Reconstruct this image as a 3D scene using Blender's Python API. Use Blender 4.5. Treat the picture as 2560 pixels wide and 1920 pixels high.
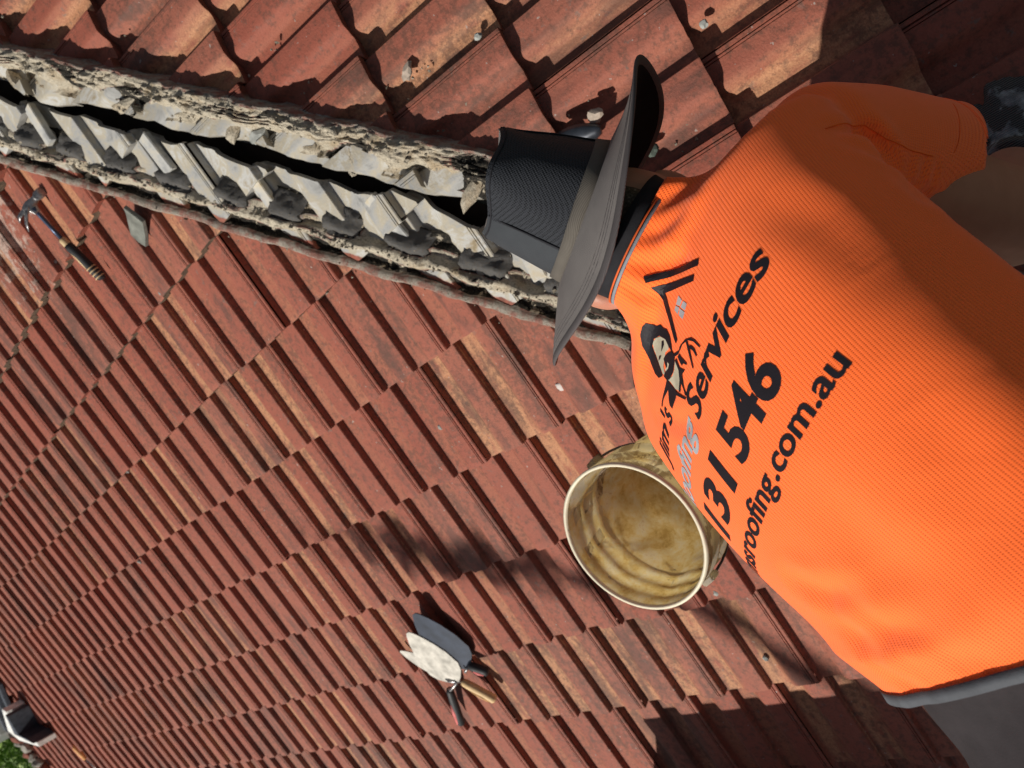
import bpy, bmesh, math, random
import numpy as np
from mathutils import Vector, Matrix, noise
from mathutils.bvhtree import BVHTree
random.seed(7); RNG = np.random.default_rng(7)
sc = bpy.context.scene
for o in list(bpy.data.objects): bpy.data.objects.remove(o)
COL = sc.collection
V = Vector

# ------------------------------------------------------------------ camera
CAMR = [[0.4488869825, -0.8912207308, 0.0650083523], [0.6602491416, 0.3798139477, 0.6479293450], [-0.6021391434, -0.2479253397, 0.7589212594]]
CAMC = V((1.2270041762, 1.6994077827, 1.1566864996))
cd = bpy.data.cameras.new('camera'); cam = bpy.data.objects.new('camera', cd); COL.objects.link(cam)
M = Matrix(CAMR).to_4x4(); M.translation = CAMC; cam.matrix_world = M
cd.sensor_fit = 'HORIZONTAL'; cd.sensor_width = 36.0; cd.lens = 1903.882 / 2560 * 36
cd.clip_start = 0.02; cd.clip_end = 800
cd.dof.use_dof = True; cd.dof.focus_distance = 1.0; cd.dof.aperture_fstop = 8.0
sc.camera = cam

# ------------------------------------------------------------------ sun and sky
L = V((0.60, -0.38, 0.70)).normalized()          # towards the sun
w = bpy.data.worlds.new('World'); sc.world = w; w.use_nodes = True
nt = w.node_tree; bg = nt.nodes['Background']
sky = nt.nodes.new('ShaderNodeTexSky'); sky.sky_type = 'NISHITA'; sky.sun_disc = False
sky.sun_elevation = math.asin(L.z); sky.sun_rotation = math.atan2(L.x, L.y)
hsv = nt.nodes.new('ShaderNodeHueSaturation'); hsv.inputs['Saturation'].default_value = .55; nt.links.new(sky.outputs[0], hsv.inputs['Color']); nt.links.new(hsv.outputs[0], bg.inputs[0]); bg.inputs[1].default_value = 0.046
sd = bpy.data.lights.new('sun', 'SUN'); sun = bpy.data.objects.new('sun', sd); COL.objects.link(sun)
sd.energy = 4.6; sd.angle = math.radians(0.53); sd.color = (1.0, 0.945, 0.86)
sun.rotation_euler = (-L).to_track_quat('-Z', 'Y').to_euler(); sun.location = L * 20
sc.view_settings.view_transform = 'Standard'; sc.view_settings.look = 'None'
sc.view_settings.exposure = 0.0; sc.view_settings.gamma = 1.0
sc.render.engine = 'CYCLES'

# ------------------------------------------------------------------ helpers
def tag(o, label=None, cat=None, group=None, kind=None):
    if label: o['label'] = label
    if cat: o['category'] = cat
    if group: o['group'] = group
    if kind: o['kind'] = kind
    return o
def empty(name, loc, label, cat, group=None):
    o = bpy.data.objects.new(name, None); COL.objects.link(o); o.location = loc
    o.empty_display_size = 0.05
    return tag(o, label, cat, group)
def link(name, me, mats=(), parent=None, smooth=False):
    o = bpy.data.objects.new(name, me); COL.objects.link(o)
    for m in (mats if isinstance(mats, (list, tuple)) else [mats]): me.materials.append(m)
    if parent is not None:
        o.parent = parent
        pm = Matrix.Identity(4); q = parent; chain = []
        while q is not None: chain.append(q); q = q.parent
        for q in reversed(chain): pm = pm @ q.matrix_parent_inverse @ q.matrix_basis
        o.matrix_parent_inverse = pm.inverted()
    if smooth:
        me.polygons.foreach_set('use_smooth', [True] * len(me.polygons))
    return o
def mesh(name, vs, fs):
    me = bpy.data.meshes.new(name); me.from_pydata([tuple(v) for v in vs], [], fs); me.update(); return me
class MB:
    def __init__(s): s.v = []; s.f = []; s.m = []
    def add(s, vs, fs, m=0):
        b = len(s.v); s.v += [V(v) for v in vs]; s.f += [tuple(i + b for i in f) for f in fs]; s.m += [m] * len(fs)
    def loft(s, rings, m=0, cap0=True, cap1=True, closed=True):
        n = len(rings[0]); vs = [p for r in rings for p in r]; fs = []
        for i in range(len(rings) - 1):
            for j in range(n if closed else n - 1):
                k = (j + 1) % n
                fs.append((i * n + j, i * n + k, (i + 1) * n + k, (i + 1) * n + j))
        if cap0: fs.append(tuple(range(n - 1, -1, -1)))
        if cap1: fs.append(tuple(range((len(rings) - 1) * n, len(rings) * n)))
        s.add(vs, fs, m)
    def tube(s, pts, rad, n=12, m=0, flat=None):
        pts = [V(p) for p in pts]
        if not isinstance(rad, (list, tuple)): rad = [rad] * len(pts)
        rings = []; up = None
        for i, p in enumerate(pts):
            d = (pts[min(i + 1, len(pts) - 1)] - pts[max(i - 1, 0)]).normalized()
            if up is None:
                up = V((0, 0, 1)) if abs(d.z) < .9 else V((1, 0, 0))
            a = d.cross(up).normalized(); up = a.cross(d).normalized()
            fl = flat if flat else 1.0
            rings.append([p + a * (rad[i] * math.cos(t)) + up * (rad[i] * fl * math.sin(t)) for t in [2 * math.pi * k / n for k in range(n)]])
        s.loft(rings, m)
    def box(s, c, ax, ay, az, m=0):
        c = V(c); ax, ay, az = V(ax), V(ay), V(az)
        vs = [c + ax * x + ay * y + az * z for x in (-1, 1) for y in (-1, 1) for z in (-1, 1)]
        s.add(vs, [(0, 1, 3, 2), (4, 6, 7, 5), (0, 4, 5, 1), (2, 3, 7, 6), (0, 2, 6, 4), (1, 5, 7, 3)], m)
    def build(s, name, mats, parent=None, smooth=False, bevel=0):
        me = mesh(name, s.v, s.f)
        me.polygons.foreach_set('material_index', s.m)
        bm = bmesh.new(); bm.from_mesh(me); bmesh.ops.recalc_face_normals(bm, faces=bm.faces)
        if bevel: bmesh.ops.bevel(bm, geom=[e for e in bm.edges if len(e.link_faces) == 2 and e.calc_face_angle(0) > .6], offset=bevel, segments=2, affect='EDGES', clamp_overlap=True)
        bm.to_mesh(me); bm.free()
        return link(name, me, mats, parent, smooth)
def nz(p, s=1.0, seed=0.0): return noise.noise(V((p[0] * s + seed, p[1] * s - seed * .7, p[2] * s + seed * 1.3)))
def fbm(p, s, o=4, seed=0): return noise.fractal(V(p) * s + V((seed, seed * 2.1, -seed)), 0.6, 2.1, o)

# ---- node material helper
class Mat:
    def __init__(s, name, rough=.8, spec=.3, metal=0.):
        s.m = bpy.data.materials.new(name); s.m.use_nodes = True; s.t = s.m.node_tree
        s.b = s.t.nodes['Principled BSDF']; s.b.inputs['Roughness'].default_value = rough
        s.b.inputs['Specular IOR Level'].default_value = spec; s.b.inputs['Metallic'].default_value = metal
    def n(s, ty, **kw):
        x = s.t.nodes.new(ty)
        for k, v in kw.items():
            if k in x.inputs: x.inputs[k].default_value = v
            else: setattr(x, k, v)
        return x
    def l(s, a, b): s.t.links.new(a, b)
    def co(s, kind='Object'):
        if not hasattr(s, '_tc'): s._tc = s.n('ShaderNodeTexCoord')
        return s._tc.outputs[kind]
    def noise(s, scale, detail=4, rough=.55, vec=None, dist=0, stretch=None):
        x = s.n('ShaderNodeTexNoise'); x.inputs['Scale'].default_value = scale; x.inputs['Detail'].default_value = detail
        x.inputs['Roughness'].default_value = rough; x.inputs['Distortion'].default_value = dist
        v = vec if vec is not None else s.co()
        if stretch:
            mp = s.n('ShaderNodeMapping'); mp.inputs['Scale'].default_value = stretch; s.l(v, mp.inputs[0]); v = mp.outputs[0]
        s.l(v, x.inputs['Vector']); return x.outputs[0]
    def ramp(s, f, stops, mode='LINEAR'):
        r = s.n('ShaderNodeValToRGB'); r.color_ramp.interpolation = mode; e = r.color_ramp.elements
        while len(e) > 1: e.remove(e[0])
        e[0].position = stops[0][0]; e[0].color = tuple(stops[0][1]) + (1,) if isinstance(stops[0][1], (tuple, list)) else (stops[0][1],) * 3 + (1,)
        for p, c in stops[1:]:
            q = e.new(p); q.color = tuple(c) + (1,) if isinstance(c, (tuple, list)) else (c,) * 3 + (1,)
        s.l(f, r.inputs[0]); return r.outputs[0]
    def mix(s, f, a, b, mode='MIX'):
        x = s.n('ShaderNodeMix'); x.data_type = 'RGBA'; x.blend_type = mode
        for v, i in ((f, 0), (a, 6), (b, 7)):
            if hasattr(v, 'type') and hasattr(v, 'links'): s.l(v, x.inputs[i])
            else: x.inputs[i].default_value = (tuple(v) + (1,) if isinstance(v, (tuple, list)) else v)
        return x.outputs[2]
    def math(s, op, a, b=None, c=None):
        x = s.n('ShaderNodeMath'); x.operation = op
        for i, v in enumerate((a, b, c)):
            if v is None: continue
            if hasattr(v, 'links'): s.l(v, x.inputs[i])
            else: x.inputs[i].default_value = v
        return x.outputs[0]
    def attr(s, name):
        a = s.n('ShaderNodeAttribute'); a.attribute_name = name; return a
    def col(s, c):
        if hasattr(c, 'links'): s.l(c, s.b.inputs['Base Color'])
        else: s.b.inputs['Base Color'].default_value = tuple(c) + (1,)
        return s
    def bump(s, h, strength=.4, dist=.001):
        b = s.n('ShaderNodeBump'); b.inputs['Strength'].default_value = strength; b.inputs['Distance'].default_value = dist
        s.l(h, b.inputs['Height'])
        if s.b.inputs['Normal'].links: s.l(s.b.inputs['Normal'].links[0].from_socket, b.inputs['Normal'])
        s.l(b.outputs[0], s.b.inputs['Normal']); return s

def plain(name, c, rough=.7, spec=.3, metal=0, var=.25, scale=30, bump=.0, bs=200):
    m = Mat(name, rough, spec, metal)
    n = m.noise(scale, 5)
    m.col(m.ramp(n, [(.3, tuple(x * (1 - var) for x in c)), (.7, tuple(min(1, x * (1 + var)) for x in c))]))
    if bump: m.bump(m.noise(bs, 3), bump, .001)
    return m.m

# ------------------------------------------------------------------ roof geometry constants
PT = 0.31105382; CP, SP, TP = math.cos(PT), math.sin(PT), math.tan(PT)
G = 0.32250995; VA, UA = 0.0133670, -0.2694889; VB, UB = -0.3462839, -0.3320552
NA = V((SP, 0, CP)); NB = V((0, SP, CP)); UPV = V((0, 0, 1))
def PA(s, y, h=0): return V((s * CP + h * SP, y, -s * SP + h * CP))
def PB(x, s, h=0): return V((x, s * CP + h * SP, -s * SP + h * CP))
def onA(x, y, h=0): return V((x, y, -x * TP + h))
def onB(x, y, h=0): return V((x, y, -y * TP + h))
BOFF = -0.0

# tile paint: weathered red coat, orange-sand where worn, lichen, unpainted grey under the missing hip caps
def tile_mat(sw=False):
    m = Mat('tile_paint', .72, .28)
    uv = m.co('UV'); sep = m.n('ShaderNodeSeparateXYZ'); m.l(uv, sep.inputs[0])
    q = sep.outputs[0]
    rnd = m.attr('rnd').outputs['Fac']; dist = m.attr('hipd').outputs['Fac']
    big = m.noise(1.7, 3); mid = m.noise(14, 5, .6); fine = m.noise(260, 4, .65)
    str_ = m.noise(22, 5, .6, stretch=(1.4, .45, 1) if sw else (.45, 1.4, 1))
    base = m.mix(mid, (.245, .064, .041), (.355, .103, .068))
    base = m.mix(m.math('MULTIPLY', rnd, .55), base, (.35, .135, .092))
    # worn zone on the gentle flank and pan
    zone = m.ramp(q, [(0, 0.10), (.06, 0.04), (.40, .06), (.53, .45), (.60, .95), (.90, 1.), (.96, .3), (1, .0)])
    wear = m.math('MULTIPLY', zone, m.ramp(str_, [(.33, .1), (.52, 1)]))
    wear = m.math('MULTIPLY', wear, m.ramp(m.attr('rnd2').outputs['Fac'], [(.5, .14), (.88, 1)]))
    wcol = m.mix(fine, (.42, .20, .10), (.70, .40, .21))
    base = m.mix(m.math('MULTIPLY', wear, .72), base, wcol)
    # dirt / lichen streaks
    li = m.ramp(m.noise(38, 6, .7), [(.60, 0), (.66, 1)])
    li = m.math('MULTIPLY', li, m.ramp(m.noise(5, 3), [(.42, 0), (.56, 1)]))
    base = m.mix(m.math('MULTIPLY', li, .65), base, (.16, .15, .13))
    dk = m.ramp(m.math('ADD', m.noise(9, 5, .6, stretch=(2.0, .5, 1) if sw else (.5, 2.0, 1)), m.math('MULTIPLY', m.math('SUBTRACT', rnd, .5), .22)), [(.55, 0), (.68, 1)])
    base = m.mix(m.math('MULTIPLY', dk, .65), base, (.10, .055, .045))
    # crisp chips: bare concrete specks
    vd = m.n('ShaderNodeVectorMath'); vd.operation = 'DISTANCE'; m.l(m.co(), vd.inputs[0]); vd.inputs[1].default_value = (-.22, -1.05, .07)
    blot = m.math('ADD', m.ramp(vd.outputs['Value'], [(.0, .55), (.42, .0)]), m.math('MULTIPLY', m.math('SUBTRACT', m.noise(20, 6, .7), .5), 1.5))
    base = m.mix(m.math('MULTIPLY', m.ramp(blot, [(.36, 0), (.50, 1)]), .5), base, (.62, .56, .48))
    gr = m.ramp(m.math('ADD', m.noise(60, 6, .75), m.math('MULTIPLY', m.noise(3.5, 3), .35)), [(.66, 0), (.78, 1)])
    base = m.mix(m.math('MULTIPLY', gr, .6), base, (.09, .055, .04))
    sp = m.ramp(m.noise(75, 2, .5), [(.735, 0), (.75, 1)])
    base = m.mix(m.math('MULTIPLY', sp, .8), base, (.42, .36, .32))
    base = m.mix(m.ramp(fine, [(.3, .35), (.6, 0)]), base, (.15, .05, .035))
    # unpainted zone below the old hip tiles
    gn = m.noise(11, 6, .65, dist=.6); gcol = m.ramp(gn, [(.28, (.17, .17, .165)), (.42, (.34, .34, .33)), (.52, (.40, .36, .28)), (.60, (.47, .47, .45)), (.70, (.30, .24, .15)), (.8, (.16, .14, .11))])
    edge = m.math('ADD', dist, m.math('MULTIPLY', m.math('SUBTRACT', m.noise(30, 4), .5), .03))
    un = m.ramp(edge, [(.335, 1), (.34, 0)])
    base = m.mix(un, base, gcol)
    m.col(base)
    m.bump(m.noise(170, 3, .6), .8, .0016); m.bump(m.noise(30, 3), .3, .002)
    return m.m
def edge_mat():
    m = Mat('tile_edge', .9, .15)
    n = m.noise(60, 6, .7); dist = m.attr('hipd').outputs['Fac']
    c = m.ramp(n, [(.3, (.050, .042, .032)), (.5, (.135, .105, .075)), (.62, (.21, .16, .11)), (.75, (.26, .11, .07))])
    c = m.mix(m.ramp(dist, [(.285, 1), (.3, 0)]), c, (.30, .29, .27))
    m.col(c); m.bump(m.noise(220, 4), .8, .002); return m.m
M_TILE = tile_mat(); M_TILEB = tile_mat(True); M_EDGE = edge_mat()
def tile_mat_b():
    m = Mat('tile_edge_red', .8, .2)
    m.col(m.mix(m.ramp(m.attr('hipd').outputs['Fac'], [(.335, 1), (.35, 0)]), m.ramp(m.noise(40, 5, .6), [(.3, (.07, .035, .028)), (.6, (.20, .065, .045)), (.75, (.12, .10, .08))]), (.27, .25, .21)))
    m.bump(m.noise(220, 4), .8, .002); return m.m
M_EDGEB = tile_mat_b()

QS1 = [(0, -.0035), (.0025, -.0006), (.010, 0), (.0112, -.0045), (.0128, -.0045), (.014, 0), (.0175, 0), (.0186, -.0035), (.020, 0), (.045, 0), (.066, -.0004), (.072, -.003), (.080, -.0105), (.088, -.0185), (.094, -.0225), (.100, -.0240), (.125, -.0245), (.142, -.0245), (.1455, -.023), (.1478, -.014)]
QS2 = [(0, -.0035), (.0025, -.0006), (.010, 0), (.03, .0003), (.05, 0), (.066, -.0004), (.072, -.003), (.080, -.0105), (.088, -.0185), (.094, -.0225), (.100, -.0240), (.125, -.0245), (.142, -.0245), (.1455, -.023), (.1478, -.014)]
QT = [(q, h, q / .15) for q, h in QS1] + [(q + .15, h, q / .15) for q, h in QS2] + [(.2985, -.004, .99)]

def slope(name, side, jr, kr, parent, clip):
    """one roof slope: every tile is a moulded shell with its own small tilt, clipped along the hip"""
    vs, fs, mi, uv, a1, a2, a3 = [], [], [], [], [], [], []
    for j in range(*jr):
        s0 = (VA if side == 'A' else VB) + G * j; s1 = s0 + G
        for k in range(*kr):
            if (k - j) % 2: continue
            r1, r2 = random.random(), random.random()
            tz = random.uniform(-.0022, .0022); tr = random.uniform(-.006, .006); tq = random.uniform(-.0022, .0022); ts = random.uniform(-.004, .004)
            cols = []
            for q, h, qn in QT:
                if side == 'A': across = UA - .15 * k - q + tq
                else: across = UB + .15 * k + q + tq
                cut = clip(across)
                head = s0 - .045
                st = max(head, cut[0] + .007 * nz((across * 60, j, 3.1)) + .010 * nz((across * 22, j * 3.1, 9.)))
                end = min(s1 + ts + .0016 * nz((across * 90, j, k)), cut[1])
                if st > end - .004: cols.append(None); continue
                ss = [st + (end - st) * t for t in (0, .25, .5, .75, .93, .985, 1.)]
                row = []
                lift_ = .031 if q % .15 < .078 or q % .15 > .147 else .034
                hsc = 1.0 if side == 'A' else 1.4
                def hh(s): return h * hsc - .002 + lift_ * (s - s0) / G + tz + tr * (q - .15)
                pos = (lambda s, hgt: PA(s, across, hgt)) if side == 'A' else (lambda s, hgt: PB(across, s, hgt))
                row.append((pos(ss[0], hh(ss[0]) - .016), 0))
                for i, s in enumerate(ss):
                    row.append((pos(s, hh(s) - (.0016 if i == 6 else 0)), 0))
                row.append((pos(end - .001, hh(end) - .0015 - .027 * (1 if True else 0)), 1))
                cols.append((row, qn, across))
            prev = None
            for ci, c in enumerate(cols):
                if c is None: prev = None; continue
                b = len(vs)
                for p, _ in c[0]:
                    vs.append(p); uv.append((min(c[1], 1.), p.x)); a1.append(r1); a2.append(r2)
                    dd = (p.x - p.y) if side == 'A' else (p.y - p.x) + .21
                    a3.append(dd)
                if prev is not None:
                    n = len(c[0])
                    for i in range(n - 1):
                        f = (prev + i, b + i, b + i + 1, prev + i + 1)
                        if side == 'A': f = f[::-1]
                        qq = QT[ci][0] % .15
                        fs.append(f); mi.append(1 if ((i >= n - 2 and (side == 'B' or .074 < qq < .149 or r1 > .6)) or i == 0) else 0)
                prev = b
    me = mesh(name, vs, fs); me.polygons.foreach_set('material_index', mi)
    ul = me.uv_layers.new(name='UVMap'); lv = np.zeros(len(me.loops), dtype=np.int32); me.loops.foreach_get('vertex_index', lv)
    ul.data.foreach_set('uv', np.array(uv)[lv].ravel())
    for nm, arr in (('rnd', a1), ('rnd2', a2), ('hipd', a3)):
        at = me.attributes.new(nm, 'FLOAT', 'POINT'); at.data.foreach_set('value', arr)
    o = link(name, me, [M_TILE, M_EDGE] if side == 'A' else [M_TILEB, M_EDGEB], parent, True)
    md = o.modifiers.new('split', 'EDGE_SPLIT'); md.split_angle = math.radians(38)
    return o

roof = empty('tiled_roof', (0, 0, 0), 'red painted concrete tile roof with its hip stripped of capping', 'roof')
# verge of slope A (far end): line through the two surveyed points
def clipA(y):
    lo = (y + .098 + .04 * nz((y * 7, 1., 2.))) / CP
    ylim = -6.35 - 0.0
    hi = 99
    return (max(lo, (1.5 + (-6.336 - y) / .617) / CP), 3.9)
def clipB(x): return ((x - .032 + .05 * nz((x * 6, 5., 2.))) / CP, 3.4)
slopeA = slope('roof_slope', 'A', (-4, 11), (-14, 44), roof, clipA)
slopeB = slope('roof_slope', 'B', (-1, 9), (-14, 16), roof, clipB)
# sarking, hip rafter below the gap
M_DARK = plain('old_timber', (.035, .028, .022), .9, .1)
mb = MB()
mb.add([onA(-3.2, -3.2 - .0, -.075), onA(3.6, 3.5, -.075), onA(3.6, -7.58, -.075), onA(-3.2, -3.42, -.075)], [(0, 3, 2, 1)])
mb.add([onB(-3.2, -3.2, -.078), onB(-3.2, 3.1, -.078), onB(3.1, 3.1, -.078)], [(0, 2, 1)])
mb.build('sarking', M_DARK, roof)
mb = MB(); hd = V((1, 1, -TP)).normalized()
mb.box(V((0, 0, -.16)) + hd * .2, hd * 4.3, V((1, -1, 0)).normalized() * .02, V((0, 0, .07)))
mb.build('hip_rafter', M_DARK, roof)

# ---- mortar bedding along both sides of the open hip
def mortar_mat():
    m = Mat('bedding_mortar', .92, .12)
    cream = m.mix(m.noise(45, 5, .6), (.40, .345, .26), (.66, .60, .48))
    brown = m.ramp(m.noise(16, 4, .6), [(.5, 0), (.66, 1)])
    c = m.mix(m.math('MULTIPLY', brown, .55), cream, (.40, .28, .15))
    z = m.attr('zone').outputs['Fac']     # 0 mortar, 1 painted pointing, 2 mossy dark, 3 grey lumps
    moss = m.ramp(m.math('ADD', m.noise(26, 6, .75), m.math('MULTIPLY', m.math('COMPARE', z, 2., .5), .20)), [(.60, 0), (.63, 1)])
    c = m.mix(moss, c, (.022, .021, .019))
    grey = m.ramp(m.math('ADD', m.math('COMPARE', z, 3., .5), m.math('MULTIPLY', m.math('SUBTRACT', m.noise(30, 4), .5), .5)), [(.5, 0), (.62, 1)])
    c = m.mix(grey, c, m.mix(m.noise(20, 4), (.075, .075, .075), (.15, .145, .14)))
    paint = m.math('COMPARE', z, 1., .5)
    c = m.mix(paint, c, m.mix(m.ramp(m.noise(34, 6, .7), [(.42, 0), (.56, 1)]), (.30, .15, .12), (.36, .32, .27)))
    c = m.mix(m.ramp(m.noise(190, 4, .7), [(.36, .55), (.52, 0)]), c, (.12, .10, .075))
    m.col(c); m.bump(m.noise(120, 6, .8), 1., .005); m.bump(m.noise(40, 4), .7, .006)
    return m.m
M_MORT = mortar_mat()
def bedding(side, prof, name, t0, t1, dt=.005, comb=False):
    """prof(w,t) -> (height, zone); w = plan offset |x-y| across the hip"""
    ws = prof.ws; vs, fs, z = [], [], []; n = len(ws); T = int((t1 - t0) / dt)
    sh_ = 0 if side == 'A' else -.066
    for i in range(T + 1):
        t = t0 + dt * i
        for wv in ws:
            ww = wv + sh_ + .012 * nz((t * 14, wv * 9, 2.)) + .006 * nz((t * 50, wv * 30, 5.))
            if side == 'A': x, y = t + ww / 2, t - ww / 2; base = onA(x, y)
            else: x, y = t - ww / 2, t + ww / 2; base = onB(x, y)
            h, zz = prof(wv, t)
            vs.append(base + V((0, 0, h))); z.append(zz)
    for i in range(T):
        for j in range(n - 1):
            f = (i * n + j, i * n + j + 1, (i + 1) * n + j + 1, (i + 1) * n + j)
            fs.append(f if side == 'B' else f[::-1])
    me = mesh(name, vs, fs); at = me.attributes.new('zone', 'FLOAT', 'POINT'); at.data.foreach_set('value', z)
    return link(name, me, M_MORT, roof, True)
def sst(a, b, x):
    t = min(1, max(0, (x - a) / (b - a))); return t * t * (3 - 2 * t)
def profA(wv, t):
    r = fbm((t, wv, 0), 18, 4, 1.) * .010 + fbm((t, wv, 0), 60, 3, 4.) * .004
    ridge = .040 * sst(.255, .285, wv + .02 * nz((t * 11, 5, 0))) * (1 - sst(.30, .325, wv + .02 * nz((t * 13, 7, 0)))) * (.8 + .7 * nz((t * 12, 0, 0)))
    lump = .036 * max(0, math.sin(math.pi * min(1, max(0, (wv - .175) / .105)))) ** .7 * sst(-.35, .1, math.sin(t * 47 + 3 * nz((t * 3, 1, 1)))) 
    lip = .026 * sst(.352, .360, wv) * (1 - sst(.378, .40, wv)) + .012 * sst(.36, .39, wv)
    h = -.022 * (1 - sst(.2, .25, wv)) + max(ridge, lump) + lip + r * (1 if wv < .36 else .35) - .03 * sst(.392, .405, wv)
    h += .008
    z = 3 if (wv < .275 and lump > .008) else (1 if wv > .356 else (2 if (wv > .318 or wv < .24) else 0))
    if .28 < wv < .318 and nz((t * 17, wv * 30, 3.)) > .22: z = 2
    return h, z
profA.ws = [.17, .18, .19, .2, .21, .22, .23, .24, .25, .257, .264, .27, .277, .285, .292, .3, .306, .312, .318, .325, .332, .34, .346, .352, .36, .37, .38, .388, .394, .4, .406]
def profB(wv, t):
    r = fbm((t, wv, 0), 14, 4, 7.) * .016 + fbm((t, wv, 0), 48, 4, 3.) * .009
    comb = 0
    if .125 < wv < .160 and nz((t * 6.5, 0, 4.)) > .12: comb = -.006 * (1 if math.sin((wv - .125) * 2 * math.pi / .011) > 0.2 else 0)
    h = -.012 + .070 * sst(.085, .130, wv + .018 * nz((t * 10, 3, 3)) + .012 * nz((t * 31, 3, 8))) * (.85 + .3 * nz((t * 7, 2, 1))) + r + comb
    h -= .085 * sst(.186, .206, wv)
    z = 2 if comb < 0 else (1 if wv > .176 else (0 if nz((t * 8, wv * 12, 9)) < .25 else 2))
    return h, z
profB.ws = [.05, .06, .07, .08, .088, .096, .103, .11, .116, .122] + [.125 + .0022 * i for i in range(19)] + [.17, .174, .178, .182, .186, .19, .194, .198, .203, .208]
bedding('A', profA, 'mortar_bedding', -1.6, 1.9)
bedding('B', profB, 'mortar_bedding', -1.6, 1.9)

# ---- loose strips of cut tile lying in the bedding
M_CUT = Mat('cut_tile_concrete', .85, .2)
M_CUT.col(M_CUT.ramp(M_CUT.noise(16, 6, .65), [(.3, (.22, .225, .23)), (.5, (.44, .44, .42)), (.6, (.52, .49, .42)), (.72, (.50, .42, .28))])); M_CUT.bump(M_CUT.noise(150, 4), .5, .0015); M_CUT = M_CUT.m
def rock(name, c, size, mat, label=None, cat=None, parent=None, seed=0, nrm=NA, group=None, rz=0, amp=.5, sub=2):
    bm = bmesh.new(); bmesh.ops.create_icosphere(bm, subdivisions=sub, radius=1)
    rot = nrm.to_track_quat('Z', 'X').to_matrix() @ Matrix.Rotation(rz, 3, 'Z')
    for v in bm.verts:
        p = v.co.copy(); p *= 1 + amp * nz(p, 1.3, seed) + amp * .5 * nz(p, 3.1, seed + 5)
        p = V((p.x * size[0], p.y * size[1], p.z * size[2])); v.co = V(c) + rot @ p
    me = bpy.data.meshes.new(name); bm.to_mesh(me); bm.free()
    o = link(name, me, mat, parent, True)
    md = o.modifiers.new('split', 'EDGE_SPLIT'); md.split_angle = math.radians(20)
    if label: tag(o, label, cat, group)
    return o
for i in range(6):
    t = -.55 + i * .27 + random.uniform(-.05, .05)
    w0 = random.uniform(.14, .18); x, y = t + w0 / 2, t - w0 / 2
    mb = MB(); ln = random.uniform(.05, .075); wd = random.uniform(.014, .020)
    ax = V((CP, 0, -SP)); ax = (ax + V((0, random.uniform(-.12, .12), random.uniform(.0, .25)))).normalized()
    n0 = ax.cross(V((0, 1, 0))).normalized() * -1
    if n0.z < 0: n0 = -n0
    side = n0.cross(ax).normalized()
    rings = []
    for u in (-1, -.5, 0, .5, 1):
        c = onA(x, y, .012) + ax * (ln * u)
        wq = wd * (1 + .12 * nz((i, u, 3))); hq = .010 + .003 * nz((u, i, 1))
        rings.append([c + side * wq + n0 * hq, c - side * wq + n0 * (hq + .003 * (i % 3 - 1)), c - side * (wq + .002) - n0 * hq, c + side * wq - n0 * hq])
    mb.loft(rings); mb.build('cut_tile', M_CUT, roof, bevel=.002)
for i in range(9):
    t = -.9 + i * .27 + random.uniform(-.05, .05); w0 = random.uniform(-.03, .02); x, y = t - w0 / 2, t + w0 / 2
    rock('mortar_lump', onB(x, y, .006), (.03 + .02 * random.random(), .018, .014), M_MORT, parent=roof, seed=i * 3.3, nrm=NB, rz=random.uniform(0, 3))

mb = MB(); rc = random.Random(21)
ico = [V(p).normalized() for p in ((0, 0, 1), (.9, 0, .2), (-.3, .85, .3), (-.5, -.8, .1), (.3, .4, -.8), (.2, -.6, -.7))]
icf = [(0, 1, 2), (0, 2, 3), (0, 3, 1), (1, 4, 2), (2, 4, 3), (3, 4, 5), (1, 5, 4), (1, 3, 5)]
for i in range(2600):
    t = rc.uniform(-1.3, 1.7); z_ = rc.random()
    if z_ < .42: wv = .285 + rc.gauss(0, .018); side = 'A'
    elif z_ < .82: wv = rc.uniform(.05, .17); side = 'B'
    elif z_ < .90: wv = .38 + abs(rc.gauss(0, .10)); side = 'A'
    else: wv = .2 + abs(rc.gauss(0, .18)); side = 'B'
    r = rc.uniform(.0014, .0045) * (1.8 if rc.random() < .12 else 1)
    if side == 'A': x, y = t + wv / 2, t - wv / 2; hgt = profA(min(wv, .4), t)[0] if wv > .17 else -.002; c = onA(x, y, (hgt if wv < .40 else -.012) + r * .4)
    else: ww = wv - .066; x, y = t - ww / 2, t + ww / 2; hgt = profB(wv, t)[0] if wv < .2 else -.012; c = onB(x, y, hgt + r * .4)
    sc3 = [rc.uniform(.6, 1.3) for _ in range(3)]; rz_ = Matrix.Rotation(rc.uniform(0, 6), 3, 'Z')
    mb.add([c + rz_ @ V((p.x * r * sc3[0], p.y * r * sc3[1], p.z * r * sc3[2])) for p in ico], icf)
o = mb.build('mortar_grit', plain('grit', (.27, .24, .19), .95, .1, 0, .6, 90), roof); o['kind'] = 'stuff'

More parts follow.
